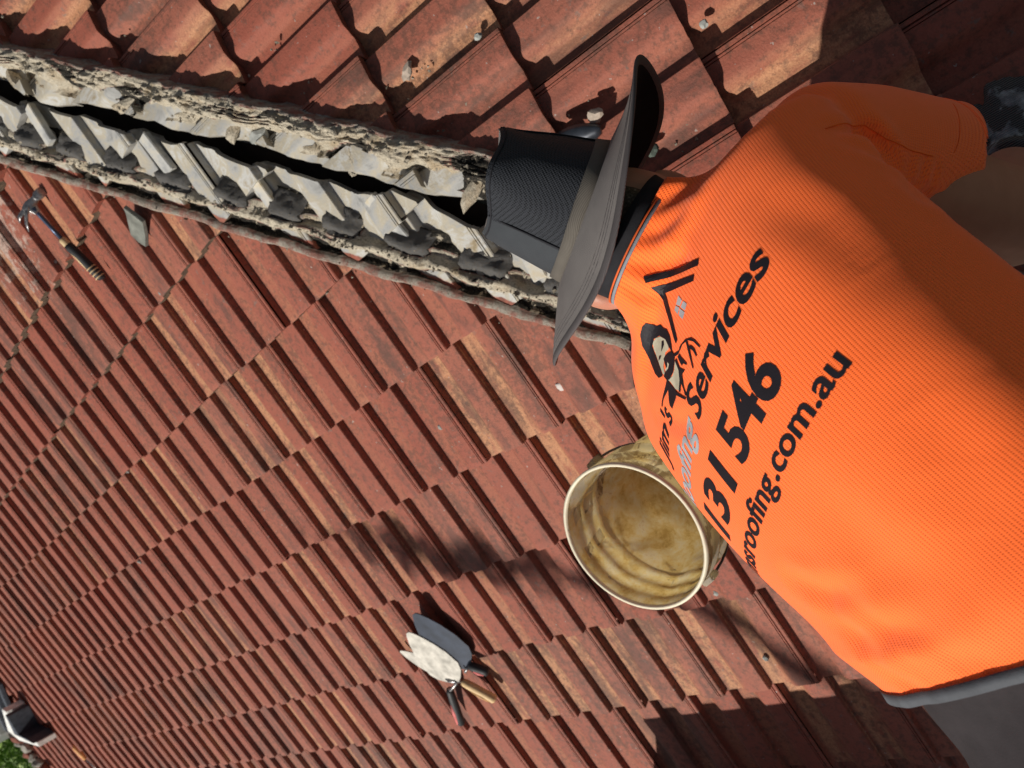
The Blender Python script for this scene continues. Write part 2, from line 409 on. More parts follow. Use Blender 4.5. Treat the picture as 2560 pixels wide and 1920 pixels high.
# ------------------------------------------------------------------ shirt / body parameters
TO = V((1.4092, 1.4164, .3212)); TD = V((-.786, -.509, -.350)).normalized(); TN = V((-.113, -.439, .891)); TN = (TN - TD * TN.dot(TD)).normalized()
TR = (-TN).cross(TD)
def tsec(s):
    a = .2237 + .1760 * s; b = .1648 - .0512 * s; zc = -.5 * .9976 * s * s
    return a, b, zc
def tpoint(s, th, ex=0.):
    a, b, zc = tsec(s); return TO + TD * s + TR * ((a + ex) * math.sin(th)) + TN * ((b + ex) * math.cos(th) + zc)
_arc = {}
def arc2th(s, arc):
    key = round(s, 3)
    if key not in _arc:
        a, b, _ = tsec(s); th = np.linspace(-math.pi, math.pi, 361); x = a * np.sin(th); y = b * np.cos(th)
        ll = np.concatenate([[0], np.cumsum(np.hypot(np.diff(x), np.diff(y)))]); _arc[key] = (ll - ll[180], th)
    ll, th = _arc[key]; return float(np.interp(arc, ll, th))
def th2arc(s, t):
    arc2th(s, 0); ll, th = _arc[round(s, 3)]; return float(np.interp(t, th, ll))

def ring(c, u, v, a, b, n=28, e=1.0):
    out = []
    for k in range(n):
        t = 2 * math.pi * k / n; ct, st = math.cos(t), math.sin(t)
        out.append(V(c) + V(u) * (a * math.copysign(abs(ct) ** e, ct)) + V(v) * (b * math.copysign(abs(st) ** e, st)))
    return out
def frame(d, ref):
    d = V(d).normalized(); v = (V(ref) - d * V(ref).dot(d)).normalized(); return d.cross(v).normalized(), v
def limb(mb, pts, rad, ref, n=20, flat=None):
    rings = []
    for i, p in enumerate(pts):
        d = V(pts[min(i + 1, len(pts) - 1)]) - V(pts[max(i - 1, 0)]); u, v = frame(d, ref)
        r = rad[i]; ra, rb = r if isinstance(r, tuple) else (r, r)
        rings.append(ring(p, u, v, ra, rb, n))
    mb.loft(rings)
def ell(mb, c, ax, ay, az, n=20):
    rings = []
    for i in range(1, 12):
        ph = math.pi * i / 12; rings.append(ring(V(c) - V(az) * math.cos(ph), V(ax) * math.sin(ph), V(ay) * math.sin(ph), 1, 1, n))
    mb.loft(rings)
def remesh(mb, vox, smooth=4, name='tmp'):
    me = mesh(name, mb.v, mb.f); bm = bmesh.new(); bm.from_mesh(me); bmesh.ops.recalc_face_normals(bm, faces=bm.faces); bm.to_mesh(me); bm.free()
    o = bpy.data.objects.new(name, me); COL.objects.link(o)
    md = o.modifiers.new('r', 'REMESH'); md.mode = 'VOXEL'; md.voxel_size = vox
    if smooth: sm = o.modifiers.new('s', 'SMOOTH'); sm.factor = .5; sm.iterations = smooth
    dg = bpy.context.evaluated_depsgraph_get(); ev = o.evaluated_get(dg)
    out = bpy.data.meshes.new_from_object(ev, depsgraph=dg); out.name = name
    bpy.data.objects.remove(o); return out

HAT_C = V((1.025, 1.224, .302)); HAT_E1 = V((-.257, .216, -.163)).normalized()
HAT_V = (CAMC - HAT_C).normalized()
HAT_A = (V((-.675, -.524, .503)) + HAT_V * .0); HAT_A = (HAT_A - HAT_E1 * HAT_A.dot(HAT_E1)).normalized()
HAT_E2 = HAT_A.cross(HAT_E1).normalized()
if HAT_E2.dot(HAT_V) < 0: HAT_E2 = -HAT_E2
COLLAR = V((1.0847, 1.264, .306))
SHO = TO + TD * .240 + TN * -.072 + TR * .165 + V((-.027, .011, -.008))
SLV = V((1.150, 1.527, -.042)); ELB = V((1.262, 1.548, -.160)); HAND = onB(1.175, 1.575, .085)
SHL = TO + TD * .235 + TN * -.03 - TR * .185; ELBL = V((1.27, 1.19, -.14)); HANDL = V((1.10, 1.20, -.30))
HIP = TO - TD * .36 - TN * .06

AXN = V((-.84, -.52, .25)).normalized()
# ---- shirt
mb = MB(); rings = []
for s in np.linspace(-.38, .26, 17):
    a, b, zc = tsec(float(s)); a = max(a, .178); rg0 = []
    for p in ring(V((0, 0, 0)), V((1, 0, 0)), V((0, 1, 0)), a, b, 44, .88):
        x_, z_ = p.x, p.y
        if x_ > 0: x_ *= 1.04; z_ = z_ if z_ > 0 else z_ * .45
        rg0.append(TO + TD * float(s) + TR * x_ + TN * (z_ + zc))
    rings.append(rg0)
cc = TO + TD * .26 + TN * tsec(.26)[2]; nd = (COLLAR - cc).normalized()
for f, a, b in ((.25, .250, .138), (.45, .205, .118), (.63, .155, .098), (.8, .112, .084), (.92, .086, .077), (1.0, .077, .074), (1.15, .074, .073), (1.34, .074, .073)):
    d = TD.lerp(AXN, min(1, f)).normalized(); u = (TR - d * TR.dot(d)).normalized(); v = (TN - d * TN.dot(d)).normalized()
    rings.append(ring(cc.lerp(COLLAR, min(1, f)) + AXN * (max(0, f - 1) * .15), u, v, a, b, 40, 1.0))
mb.loft(rings)
sd_ = (SLV - SHO)
limb(mb, [SHO - sd_ * .25 - TR * .03, SHO, SHO + sd_ * .35, SHO + sd_ * .7, SLV, SLV + sd_ * .2], [.05, .090, .088, .082, (.078, .076), (.078, .076)], TR, 32)
SLVL = SHL + (ELBL - SHL) * .75
limb(mb, [SHL - (ELBL - SHL) * .2, SHL, SHL.lerp(SLVL, .5), SLVL], [.05, .088, .084, .084], TR, 28)
shirt_me = remesh(mb, .0055, 40, 'shirt')
# open the hem, sleeve and neck holes, add folds, paint uv
BV0 = BVHTree.FromPolygons([v.co.copy() for v in shirt_me.vertices], [tuple(p.vertices) for p in shirt_me.polygons])
# creases of the cloth as polylines on the surface: (points, depth, half width)
CREASE = []
for pts, dp, hw in (
    ([(1.0921, 1.5117, 0.3316), (1.0992, 1.525, 0.3108), (1.1141, 1.5283, 0.2548), (1.137, 1.5333, 0.2414), (1.1545, 1.5328, 0.2189)], -.0065, .013), ([(1.106, 1.5169, 0.3384), (1.126, 1.533, 0.3288), (1.1482, 1.5429, 0.3239), (1.1574, 1.5297, 0.2213)], -.003, .010),
    ([(1.1367, 1.5364, 0.2353), (1.1565, 1.5459, 0.3328)], -.002, .008), ([(1.149, 1.5427, 0.201), (1.1636, 1.5306, 0.2064)], -.0025, .008), ([(1.1583, 1.5478, 0.1716), (1.1741, 1.5328, 0.177)], -.0025, .008), ([(1.1659, 1.5525, 0.1441), (1.1849, 1.5346, 0.1445)], -.0025, .008),
    ([(1.1036, 1.2648, 0.3719), (1.1258, 1.2969, 0.3679), (1.1347, 1.3408, 0.3756)], -.005, .011), ([(1.1152, 1.2456, 0.3677), (1.1422, 1.2595, 0.3615), (1.1602, 1.2834, 0.3594)], -.004, .010), ([(1.0854, 1.2963, 0.3662), (1.0921, 1.3251, 0.3627), (1.0884, 1.3616, 0.3649)], -.004, .010),
    ([(1.5116, 1.3478, 0.4777), (1.5244, 1.3778, 0.4952), (1.5269, 1.4135, 0.5134), (1.5149, 1.4589, 0.5311)], -.006, .018), ([(1.535, 1.3758, 0.4934), (1.5554, 1.4016, 0.5063), (1.558, 1.4406, 0.5248), (1.5419, 1.4836, 0.5401), (1.5241, 1.5118, 0.5451)], -.005, .017), ([(1.5597, 1.3804, 0.4932), (1.5735, 1.4031, 0.5051), (1.5704, 1.4445, 0.5259)], -.003, .012),
    ([(1.4799, 1.3205, 0.4609), (1.4877, 1.3532, 0.4819), (1.4861, 1.3912, 0.502)], -.007, .015), ([(1.2823, 1.1797, 0.3253), (1.2987, 1.2364, 0.3776), (1.3017, 1.2864, 0.4132)], -.003, .014), ([(1.5112, 1.3676, 0.4899), (1.5399, 1.3984, 0.5057), (1.5434, 1.4412, 0.5253)], .006, .014), ([(1.5514, 1.379, 0.4936), (1.568, 1.4213, 0.5155), (1.5557, 1.471, 0.5364)], .005, .012),
    ([(1.1644, 1.5484, 0.3402), (1.1974, 1.5612, 0.3526), (1.2379, 1.5341, 0.0847), (1.2715, 1.5898, 0.3861)], -.003, .012), ([(1.3459, 1.5145, 0.498), (1.3966, 1.5243, 0.5158), (1.4546, 1.5143, 0.533)], -.0035, .030), ([(1.4001, 1.3984, 0.4949), (1.458, 1.4305, 0.5161), (1.4899, 1.4836, 0.5355)], -.0035, .028), ([(1.1263, 1.4433, 0.3948), (1.1774, 1.4883, 0.4173), (1.2468, 1.5181, 0.4475)], -.003, .028)):
    out = []
    for k in range(len(pts) - 1):
        for j in range(7):
            h_ = BV0.find_nearest(V(pts[k]).lerp(V(pts[k + 1]), j / 7))[0]
            if h_ is not None: out.append(h_)
    if len(out) > 2: CREASE.append((np.array(out), dp, hw))
bm = bmesh.new(); bm.from_mesh(shirt_me)
bm.normal_update()
sdn = sd_.normalized()
for v in bm.verts:
    p = v.co; r = p - TO; s = r.dot(TD); x = r.dot(TR); z = r.dot(TN)
    th = math.atan2(x / .22, z / .16); d = 0
    # broad soft undulation
    d += .0035 * nz((s * 5, th * 1.2, 0), 1, 3.)
    # hem pull: folds radiating near the left hem
    hm = sst(-.02, -.24, s) * sst(.35, -.5, th)
    d += .005 * hm * (1 - 2 * abs(math.sin((s * 1.5 + th * .16 + .02 * nz((s * 6, th, 2))) * 23)) ** .8)
    hm2 = sst(-.16, -.27, s)
    d += .006 * hm2 * math.sin(th * 4.3 + s * 9)
    # armpit gathers on the sleeve underside
    q = (p - SHO).dot(sdn); near = (p - (SHO + sdn * q)).length
    if q > .10 and near < .12 and x > .12:
        back = (p - (SHO + sdn * q)).dot(-TD)
        g = sst(.02, .07, back) * sst(.10, .15, q)
        d += .0 * g * math.sin(q * 90 + 3 * nz((q * 9, back * 20, 1)))
    # neck pull folds
    if s > .2: d += .0022 * math.sin(th * 9 + s * 20) * sst(.2, .3, s) * (1 if near > .1 else .3)
    pa = np.array(p); d += .007 * sst(-.06, -.16, s + .38 * (x + .12))
    for cp, dp, hw in CREASE:
        dd_ = np.sqrt(((cp - pa) ** 2).sum(1)); k_ = int(dd_.argmin())
        if dd_[k_] < hw * 4: d += dp * .95 * (math.exp(-(dd_[k_] / (hw * .9)) ** 2) - .45 * math.exp(-((dd_[k_] - hw * 1.6) / (hw * .8)) ** 2)) * math.sin(math.pi * min(1, (k_ + 1) / (len(cp) + 1))) ** .6
    v.co = p + v.normal * d
HEMN = (TD + TR * .38).normalized(); HEMP = TO - TD * .172 - TR * .12
def cutp(co, no, sel):
    g = [f for f in bm.faces if sel(f.calc_center_median())]
    g = list({e for f in g for e in f.edges} | {v for f in g for v in f.verts}) + g
    bmesh.ops.bisect_plane(bm, geom=g, dist=1e-5, plane_co=co, plane_no=no, clear_outer=True)
cutp(HEMP, -HEMN, lambda c: (c - TO).dot(TD) < -.05)
cutp(SLV, V((.738, .477, -.471)) + sd_.normalized() * .5, lambda c: (c - SLV).length < .17 and (c - SLV).dot(sd_.normalized()) > -.03)
cutp(SLVL, SLVL - SHL, lambda c: (c - SLVL).length < .12)
cutp(COLLAR + AXN * .004, AXN, lambda c: (c - COLLAR).length < .12)
uvl = bm.loops.layers.uv.new('UVMap')
for f in bm.faces:
    cth = None
    for lp in f.loops:
        r = lp.vert.co - TO; s = max(-.3, min(.4, r.dot(TD))); a, b, zc = tsec(s)
        t = math.atan2(r.dot(TR) / a, (r.dot(TN) - zc) / b)
        if cth is None: cth = t
        if t - cth > 3: t -= 2 * math.pi
        if t - cth < -3: t += 2 * math.pi
        lp[uvl].uv = (r.dot(TD), t * .195)
bm.to_mesh(shirt_me); bm.free()
def shirt_mat():
    m = Mat('orange_knit', .75, .25)
    m.b.inputs['Sheen Weight'].default_value = .25
    uv = m.co('UV'); sp = m.n('ShaderNodeSeparateXYZ'); m.l(uv, sp.inputs[0]); u, v = sp.outputs[0], sp.outputs[1]
    P_ = .0039
    a = m.math('SINE', m.math('MULTIPLY', m.math('ADD', u, m.math('MULTIPLY', v, .55)), 2 * math.pi / P_))
    b = m.math('SINE', m.math('MULTIPLY', m.math('SUBTRACT', u, m.math('MULTIPLY', v, .55)), 2 * math.pi / P_))
    h = m.math('MULTIPLY', m.math('ADD', m.math('MULTIPLY', a, b), 1), .5)
    hole = m.ramp(h, [(.0, 0), (.62, .0), (.93, 1)])
    n = m.noise(9, 4)
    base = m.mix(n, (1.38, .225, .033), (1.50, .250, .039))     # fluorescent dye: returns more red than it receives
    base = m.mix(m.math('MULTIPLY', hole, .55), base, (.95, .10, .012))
    m.col(base); m.bump(m.math('SUBTRACT', 1.0, hole), .8, .0009)
    tr = m.n('ShaderNodeBsdfTranslucent'); mx = m.n('ShaderNodeMixShader'); mx.inputs[0].default_value = .12
    m.l(base, tr.inputs[0]); m.l(m.b.outputs[0], mx.inputs[1]); m.l(tr.outputs[0], mx.inputs[2]); m.l(mx.outputs[0], m.t.nodes['Material Output'].inputs[0])
    return m.m
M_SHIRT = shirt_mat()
M_BLACKC = plain('charcoal_cloth', (.022, .022, .026), .85, .2, bump=.4, bs=700)
M_GREYTRIM = plain('grey_trim', (.26, .28, .31), .7, .3, bump=.4, bs=600)
M_DKTRIM = plain('grey_hem', (.075, .08, .092), .75, .3, bump=.4, bs=600)
M_PANTS = Mat('charcoal_trousers', .85, .22); M_PANTS.col(M_PANTS.mix(M_PANTS.noise(60, 5), (.022, .018, .020), (.040, .033, .036))); M_PANTS.bump(M_PANTS.noise(500, 3), .5, .0006); M_PANTS = M_PANTS.m
M_SKIN = Mat('skin', .5, .4); M_SKIN.b.inputs['Subsurface Weight'].default_value = .12; M_SKIN.b.inputs['Subsurface Radius'].default_value = (.01, .004, .002)
M_SKIN.col(M_SKIN.mix(M_SKIN.noise(40, 4), (.40, .175, .115), (.50, .235, .16))); M_SKIN.bump(M_SKIN.noise(260, 3), .2, .0006); M_SKIN = M_SKIN.m

# ---- body: one continuous mesh
mb = MB()
HC = HAT_C - HAT_A * .055 - HAT_E2 * .006
FWD = -HAT_E2                                   # the face looks away from the camera
ell(mb, HC + HAT_A * .008, HAT_E1 * .076, FWD * .092, HAT_A * .100, 24)
ell(mb, HC - HAT_A * .06 + FWD * .035, HAT_E1 * .055, FWD * .055, HAT_A * .055)      # jaw
ell(mb, HC - HAT_A * .012 + FWD * .098, HAT_E1 * .012, FWD * .020, HAT_A * .022)     # nose
ell(mb, HC + HAT_A * .018 + FWD * .082, HAT_E1 * .045, FWD * .018, HAT_A * .010)     # brow
ell(mb, HC - HAT_A * .050 + FWD * .088, HAT_E1 * .022, FWD * .010, HAT_A * .009)     # lips
for sg in (-1, 1):
    ell(mb, HC + HAT_E1 * (.078 * sg) - HAT_A * .02, HAT_E1 * .012, FWD * .017, HAT_A * .030)
    ell(mb, HC + HAT_E1 * (.030 * sg) + HAT_A * .002 + FWD * .078, HAT_E1 * .014, FWD * .012, HAT_A * .010)
ell(mb, V((1.112, 1.182, .320)), HAT_E1 * .016, FWD * .022, HAT_A * .034); ell(mb, HC - HAT_E1 * .062 - HAT_A * .035 - FWD * .02, HAT_E1 * .045, FWD * .05, HAT_A * .045)
neckb = cc.lerp(COLLAR, .5)
limb(mb, [neckb, COLLAR, COLLAR.lerp(HC, .55), HC - HAT_A * .02 - FWD * .02], [.075, .058, .056, .060], TN)
limb(mb, [cc - TD * .5, cc - TD * .3, cc - TD * .12, cc, cc.lerp(COLLAR, .5)], [(.13, .10), (.12, .09), (.12, .09), (.14, .08), (.09, .07)], TN, 24)
def arm(mb, sh, el, ha):
    d1 = (el - sh); d2 = (ha - el)
    limb(mb, [sh, sh + d1 * .3, sh + d1 * .7, el, el + d2 * .25, el + d2 * .6, ha - d2.normalized() * .07, ha - d2.normalized() * .03],
         [.06, .066, .070, .072, .066, .048, .031, (.036, .026)], TR, 20)
arm(mb, SHO, ELB, HAND); arm(mb, SHL, ELBL, HANDL)
def hand(mb, wrist, d, nrm, thumb_side, curl=.6, grow=0.0):
    """palm with five separate curled fingers; d points to the fingertips, nrm is the back of the hand"""
    d = V(d).normalized(); nrm = (V(nrm) - d * V(nrm).dot(d)).normalized(); sd2 = d.cross(nrm) * thumb_side
    limb(mb, [wrist, wrist + d * .03, wrist + d * .062, wrist + d * .090], [(.030 + grow, .019 + grow), (.040 + grow, .018 + grow), (.044 + grow, .016 + grow), (.040 + grow, .013 + grow)], nrm, 16)
    for k, (off, ln) in enumerate(((.031, .068), (.011, .078), (-.010, .073), (-.029, .058))):
        p = wrist + d * .082 + sd2 * off; dd = d.copy(); pts = [p]; ang = 0
        for i in range(4):
            ang += curl * (.25 + .35 * i); dd = d * math.cos(ang) - nrm * math.sin(ang); p = p + dd * (ln / 4); pts.append(p)
        limb(mb, pts, [.0098 + grow, .0095 + grow, .0090 + grow, .0084 + grow, .0062 + grow], nrm, 10)
    p = wrist + d * .022 + sd2 * .034; dd = (d * .75 + sd2 * .6 - nrm * .25).normalized(); dd2 = (d * .95 + sd2 * .1 - nrm * .35).normalized()
    limb(mb, [p, p + dd * .028, p + dd * .028 + dd2 * .024, p + dd * .028 + dd2 * .046], [.014 + grow, .0115 + grow, .0105 + grow, .0075 + grow], nrm, 10)
hdR = V((-.75, .35, -.1)); hdL = V((-.5, .6, -.2))
hand(mb, HAND, hdR, V((-.1, .3, 1)), -1, .75); hand(mb, HANDL, hdL, V((.2, 0, 1)), 1, .9)
KR = V((1.50, 1.62, -.12)); FR = onB(1.82, 1.86, .11); KL = V((1.35, 1.22, -.04)); FL = onA(1.68, 1.16, .11)
HR = HIP + TR * .10 - V((0, 0, .10)); HL = HIP - TR * .10 - V((0, 0, .10))
ell(mb, HIP + TD * .03, TR * .14, TD * .09, TN * .09, 24)
for h_, k_, f_ in ((HR, KR, FR), (HL, KL, FL)):
    limb(mb, [h_, h_.lerp(k_, .5), k_, k_.lerp(f_, .35), k_.lerp(f_, .8), f_], [.075, .070, .055, .055, .042, .042], TD)
body_me = remesh(mb, .0055, 3, 'person')
person = link('person', body_me, M_SKIN, None, True)
tag(person, 'man in orange work polo and dark brimmed hat bent over the stripped hip', 'person')
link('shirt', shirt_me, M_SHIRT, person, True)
shirt = bpy.data.objects['shirt']
md = shirt.modifiers.new('thick', 'SOLIDIFY'); md.thickness = .0018; md.offset = -1
BV = BVHTree.FromPolygons([v.co.copy() for v in shirt_me.vertices], [tuple(p.vertices) for p in shirt_me.polygons])
def snap(s, arc, off=.0005):
    th = arc2th(s, arc); o = tpoint(s, th, .10); d = (tpoint(s, th, 0) - o).normalized()
    hit, n, i, dist = BV.ray_cast(o, d, .3)
    if hit is None: return tpoint(s, th, off)
    return hit - d * off
def snap2(p_out, d, off):
    hit, n, i, dist = BV.ray_cast(p_out, d, 2.5); return (hit - d * off) if hit is not None else None

# ---- printing on the back (flat ink lying on the cloth)
M_INK = plain('black_print', (.012, .009, .013), .55, .35, bump=.3, bs=900)
M_SILV = plain('silver_print', (.42, .43, .45), .5, .5, bump=.3, bs=900)
M_CREAM = plain('cream_print', (.55, .50, .37), .6, .4, bump=.3, bs=900)
def printed(name, fill, mat):
    me = bpy.data.meshes.new(name); bm = bmesh.new()
    for vs, fs in fill:
        vv = [bm.verts.new(p) for p in vs]
        for f in fs:
            try: bm.faces.new([vv[i] for i in f])
            except ValueError: pass
    bmesh.ops.triangulate(bm, faces=bm.faces)
    for _ in range(3):
        es = [e for e in bm.edges if e.calc_length() > .007]
        if not es: break
        bmesh.ops.subdivide_edges(bm, edges=es, cuts=1); bmesh.ops.triangulate(bm, faces=bm.faces)
    for v in bm.verts: v.co = snap(v.co.x, v.co.y, .0006 + v.co.z)
    bmesh.ops.recalc_face_normals(bm, faces=bm.faces)
    bm.to_mesh(me); bm.free()
    return link(name, me, mat, shirt)
def text_fill(txt, em, s_base, arc0, width=None, bold=.022, shear=0., lift=0.):
    """returns flat polygons in (s, arc, lift) coordinates; the baseline runs along +arc, glyph tops towards +s"""
    cu = bpy.data.curves.new('t', 'FONT'); cu.body = txt; cu.size = 1.0; cu.offset = bold; cu.shear = shear; cu.resolution_u = 4
    ob = bpy.data.objects.new('t', cu); COL.objects.link(ob)
    dg = bpy.context.evaluated_depsgraph_get(); me = bpy.data.meshes.new_from_object(ob.evaluated_get(dg), depsgraph=dg)
    bpy.data.objects.remove(ob)
    xs = [v.co.x for v in me.vertices]; x0, x1 = min(xs), max(xs)
    sx = em if width is None else width / (x1 - x0)
    out = [V((s_base + v.co.y * em, arc0 + (v.co.x - x0) * sx, lift)) for v in me.vertices]
    fs = [tuple(p.vertices) for p in me.polygons]; bpy.data.meshes.remove(me)
    return out, fs
K = 1.0 / .73 * .716     # cap height of the built-in face against the print's face
C0 = -.0120
e4, e3, e2 = .03749, .07126, .04822
def row(txt, em, sb, i0, i1, cen, **kw): return text_fill(txt, em * K, sb, C0 + (i0 - cen) * em, width=(i1 - i0) * em, **kw)
ink = [row('jimsroofing', e4, 0, .07, 5.40, 4.61, bold=.022), row('.com.au', e4, 0, 5.50, 9.16, 4.61, bold=.022)]
ink += [row('131', e3, .0453, .04, 1.60, 1.807, bold=.030, shear=.0), row('546', e3, .0453, 1.98, 3.58, 1.807, bold=.030, shear=.0)]
ink += [row('Services', e2, .1254, 4.07, 8.15, 4.08, bold=.024, shear=.18)]
ink += [text_fill("Jim's", .040, .182, -.158, width=.098, bold=.022, shear=.2)]
sil = [row('Roofing', e2, .1254, 0.03, 3.80, 4.08, bold=.024, shear=.18)]
EMB = {
'bar1': [(275.0, 74.8), (213.9, 134.6), (210.1, 128.6), (268.4, 70.7)],
'roof': [(262.7, 68.7), (210.1, 118.3), (206.9, 112.5), (247.7, 71.0), (200.0, 41.9), (201.2, 35.7), (207.6, 37.8)],
'p1': [(223.2, 84.4), (214.1, 84.5), (214.5, 76.8), (222.3, 73.9)],
'p2': [(211.6, 85.4), (203.6, 87.3), (202.7, 79.4), (212.4, 77.0)],
'p3': [(222.2, 72.3), (214.1, 75.0), (213.6, 66.8), (222.0, 66.6)],
'p4': [(212.5, 75.0), (202.1, 77.4), (201.8, 68.6), (211.6, 67.3)],
'hat': [(263.0, 20.7), (250.1, 24.1), (243.9, 30.6), (236.3, 31.0), (227.7, 35.7), (217.5, 33.8), (210.0, 27.1), (204.6, 20.5), (217.5, 21.2), (227.5, 22.4), (241.5, 16.0), (251.6, 3.3), (252.4, -9.0), (245.6, -15.2), (235.9, -18.8), (224.9, -21.4), (215.8, -25.4), (224.3, -36.1), (235.7, -39.2), (247.4, -35.1), (256.7, -26.6), (265.9, -16.2), (269.3, -1.2), (267.3, 12.7)],
'face': [(240.4, 15.5), (227.1, 21.8), (220.1, 22.7), (214.1, 18.4), (220.0, 8.1), (219.5, -1.0), (218.7, -12.0), (210.3, -19.5), (216.9, -22.3), (227.5, -19.6), (239.1, -15.7), (248.3, -11.5), (253.3, -3.9), (248.9, 6.4)],
'beard': [(218.3, 4.7), (212.1, 14.5), (205.3, 21.8), (198.1, 21.2), (194.5, 12.3), (193.1, 0.4), (197.7, -14.2), (204.2, -21.0), (212.9, -22.8), (211.7, -15.7), (209.2, -7.7), (215.7, -5.5), (220.9, -2.2)],
'smile': [(209.9, 2.3), (205.5, 3.1), (205.5, -3.5), (209.4, -11.8), (211.7, -10.8), (207.7, -2.6)],
'eye1': [(234.2, 13.4), (229.6, 18.0), (226.6, 13.9), (227.7, 8.3), (230.0, 0.8)],
'eye2': [(233.6, -9.0), (228.1, -3.4), (228.9, -8.9), (232.8, -16.2)],
'neck': [(195.1, 15.5), (183.5, 12.3), (175.1, 4.6), (171.9, -9.3), (181.9, -14.9), (195.2, -16.0), (201.4, -18.6), (193.9, -6.0), (192.3, 4.8)],
'col1': [(205.0, -18.7), (197.7, -19.1), (176.8, -15.2), (155.6, -4.6), (155.9, -7.7), (176.8, -20.0), (176.3, -26.6), (179.8, -45.6), (186.6, -45.9), (197.4, -31.1), (203.4, -51.5), (204.8, -67.3), (207.4, -67.7), (206.5, -45.9), (205.0, -29.9)],
'col2': [(192.9, 21.0), (182.5, 16.8), (171.2, 22.5), (174.5, 13.5), (164.7, 2.4), (155.6, -0.8), (159.0, -3.8), (166.9, 0.5), (172.7, 2.9), (169.6, -8.6), (173.4, -11.1), (176.9, 3.0), (183.5, 12.3), (195.8, 16.8)],
'hand1': [(202.4, 19.6), (192.8, 32.7), (192.3, 40.1), (186.3, 53.2), (177.4, 62.4), (169.2, 65.3), (156.4, 65.9), (159.5, 63.5), (171.3, 62.0), (180.8, 56.5), (187.9, 46.0), (189.4, 38.0), (191.0, 29.6), (199.5, 17.4)],
'hand2': [(184.2, 52.3), (181.1, 54.6), (172.0, 49.8), (156.8, 37.0), (158.8, 35.4), (173.5, 45.2)],
'hand3': [(176.9, 52.8), (171.6, 56.0), (164.9, 56.9), (157.5, 53.4), (158.7, 51.7), (166.7, 53.0), (173.0, 51.5)],
'hand4': [(191.9, 25.3), (189.9, 30.5), (183.4, 30.4), (172.1, 32.5), (169.7, 30.9), (177.0, 27.6), (179.0, 22.4), (184.0, 22.8)],
}
from mathutils.geometry import tessellate_polygon
def emb(keys, lift=0.):
    return [([V((s / 1000, a / 1000, lift)) for s, a in EMB[k]], [tuple(t) for t in tessellate_polygon([[V((s, a, 0)) for s, a in EMB[k]]])]) for k in keys]
for it in ink: printed('lettering', [it], M_INK)
printed('silver_lettering', sil, M_SILV)
printed('emblem_window', emb(['p1', 'p2', 'p3', 'p4']), M_SILV)
printed('emblem_face', emb(['face', 'neck']), M_CREAM)
printed('emblem_lines', emb(['bar1', 'roof', 'hat', 'col1', 'col2', 'hand1', 'hand2', 'hand3', 'hand4'], .0003) + emb(['beard', 'eye1', 'eye2'], .0005), M_INK)
printed('emblem_smile', emb(['smile'], .0008), M_CREAM)

# ---- trims: hem tape, collar, sleeve stitching
def band(name, mat, fn, n=96, wdt=.02, thick=.0022, parent=None, closed=True):
    vs = []
    for k in range(n): 
        p, ax, nr = fn(2 * math.pi * k / n)
        vs += [p - ax * wdt / 2, p + ax * wdt / 2 , p + ax * wdt / 2 + nr * thick, p - ax * wdt / 2 + nr * thick]
    fs = []
    for k in range(n):
        a, b = k * 4, ((k + 1) % n) * 4
        for i in range(4): fs.append((a + i, a + (i + 1) % 4, b + (i + 1) % 4, b + i))
    return link(name, mesh(name, vs, fs), mat, parent, True)
def shirt_ring(c, ax, u, v, r0=.0):
    ax = V(ax).normalized()
    def f(t):
        d = (V(u) * math.cos(t) + V(v) * math.sin(t)).normalized()
        hit, n_, i, dist = BV.ray_cast(V(c) + d * .5, -d, .49)
        p = hit if hit is not None else V(c) + d * r0
        return p, ax, d
    return f
def hemf(t):
    d = TR * math.cos(t) + TN * math.sin(t); x = .19 * math.cos(t); p = None
    for _ in range(3):
        sh = -.172 - .38 * (x + .12); hc = TO + TD * sh + TN * tsec(sh)[2]
        hit, n_, i, dist = BV.ray_cast(hc + TD * .006 + d * .5, -d, .49)
        p = (hit if hit is not None else hc + d * .17) - TD * .006; x = (p - TO).dot(TR)
    return p - TD * .004 + d * .001, -HEMN, d
band('hem_tape', M_DKTRIM, hemf, 160, .011, .002, shirt)
cu_, cv_ = frame(nd, TN)
M_ORT = plain('orange_piping', (.72, .13, .03), .7, .3); cu_, cv_ = frame(AXN, TN)
def collar_ring(off, r): 
    def f(t):
        d = cu_ * math.cos(t) + cv_ * math.sin(t); return COLLAR + AXN * off + d * r, (AXN + d * .10).normalized(), d
    return f
band('collar', M_BLACKC, collar_ring(.010, .0745), 72, .026, .004, shirt)
band('collar_piping', M_GREYTRIM, collar_ring(-.003, .078), 72, .0035, .0035, shirt)
band('collar_piping', M_ORT, collar_ring(.001, .0788), 72, .002, .0032, shirt)
su, sv = frame(sdn, TR)
for off in (-.028, -.034):
    band('sleeve_stitching', M_SHIRT, shirt_ring(SLV + sdn * off, sdn, su, sv), 90, .0012, .0006, shirt)

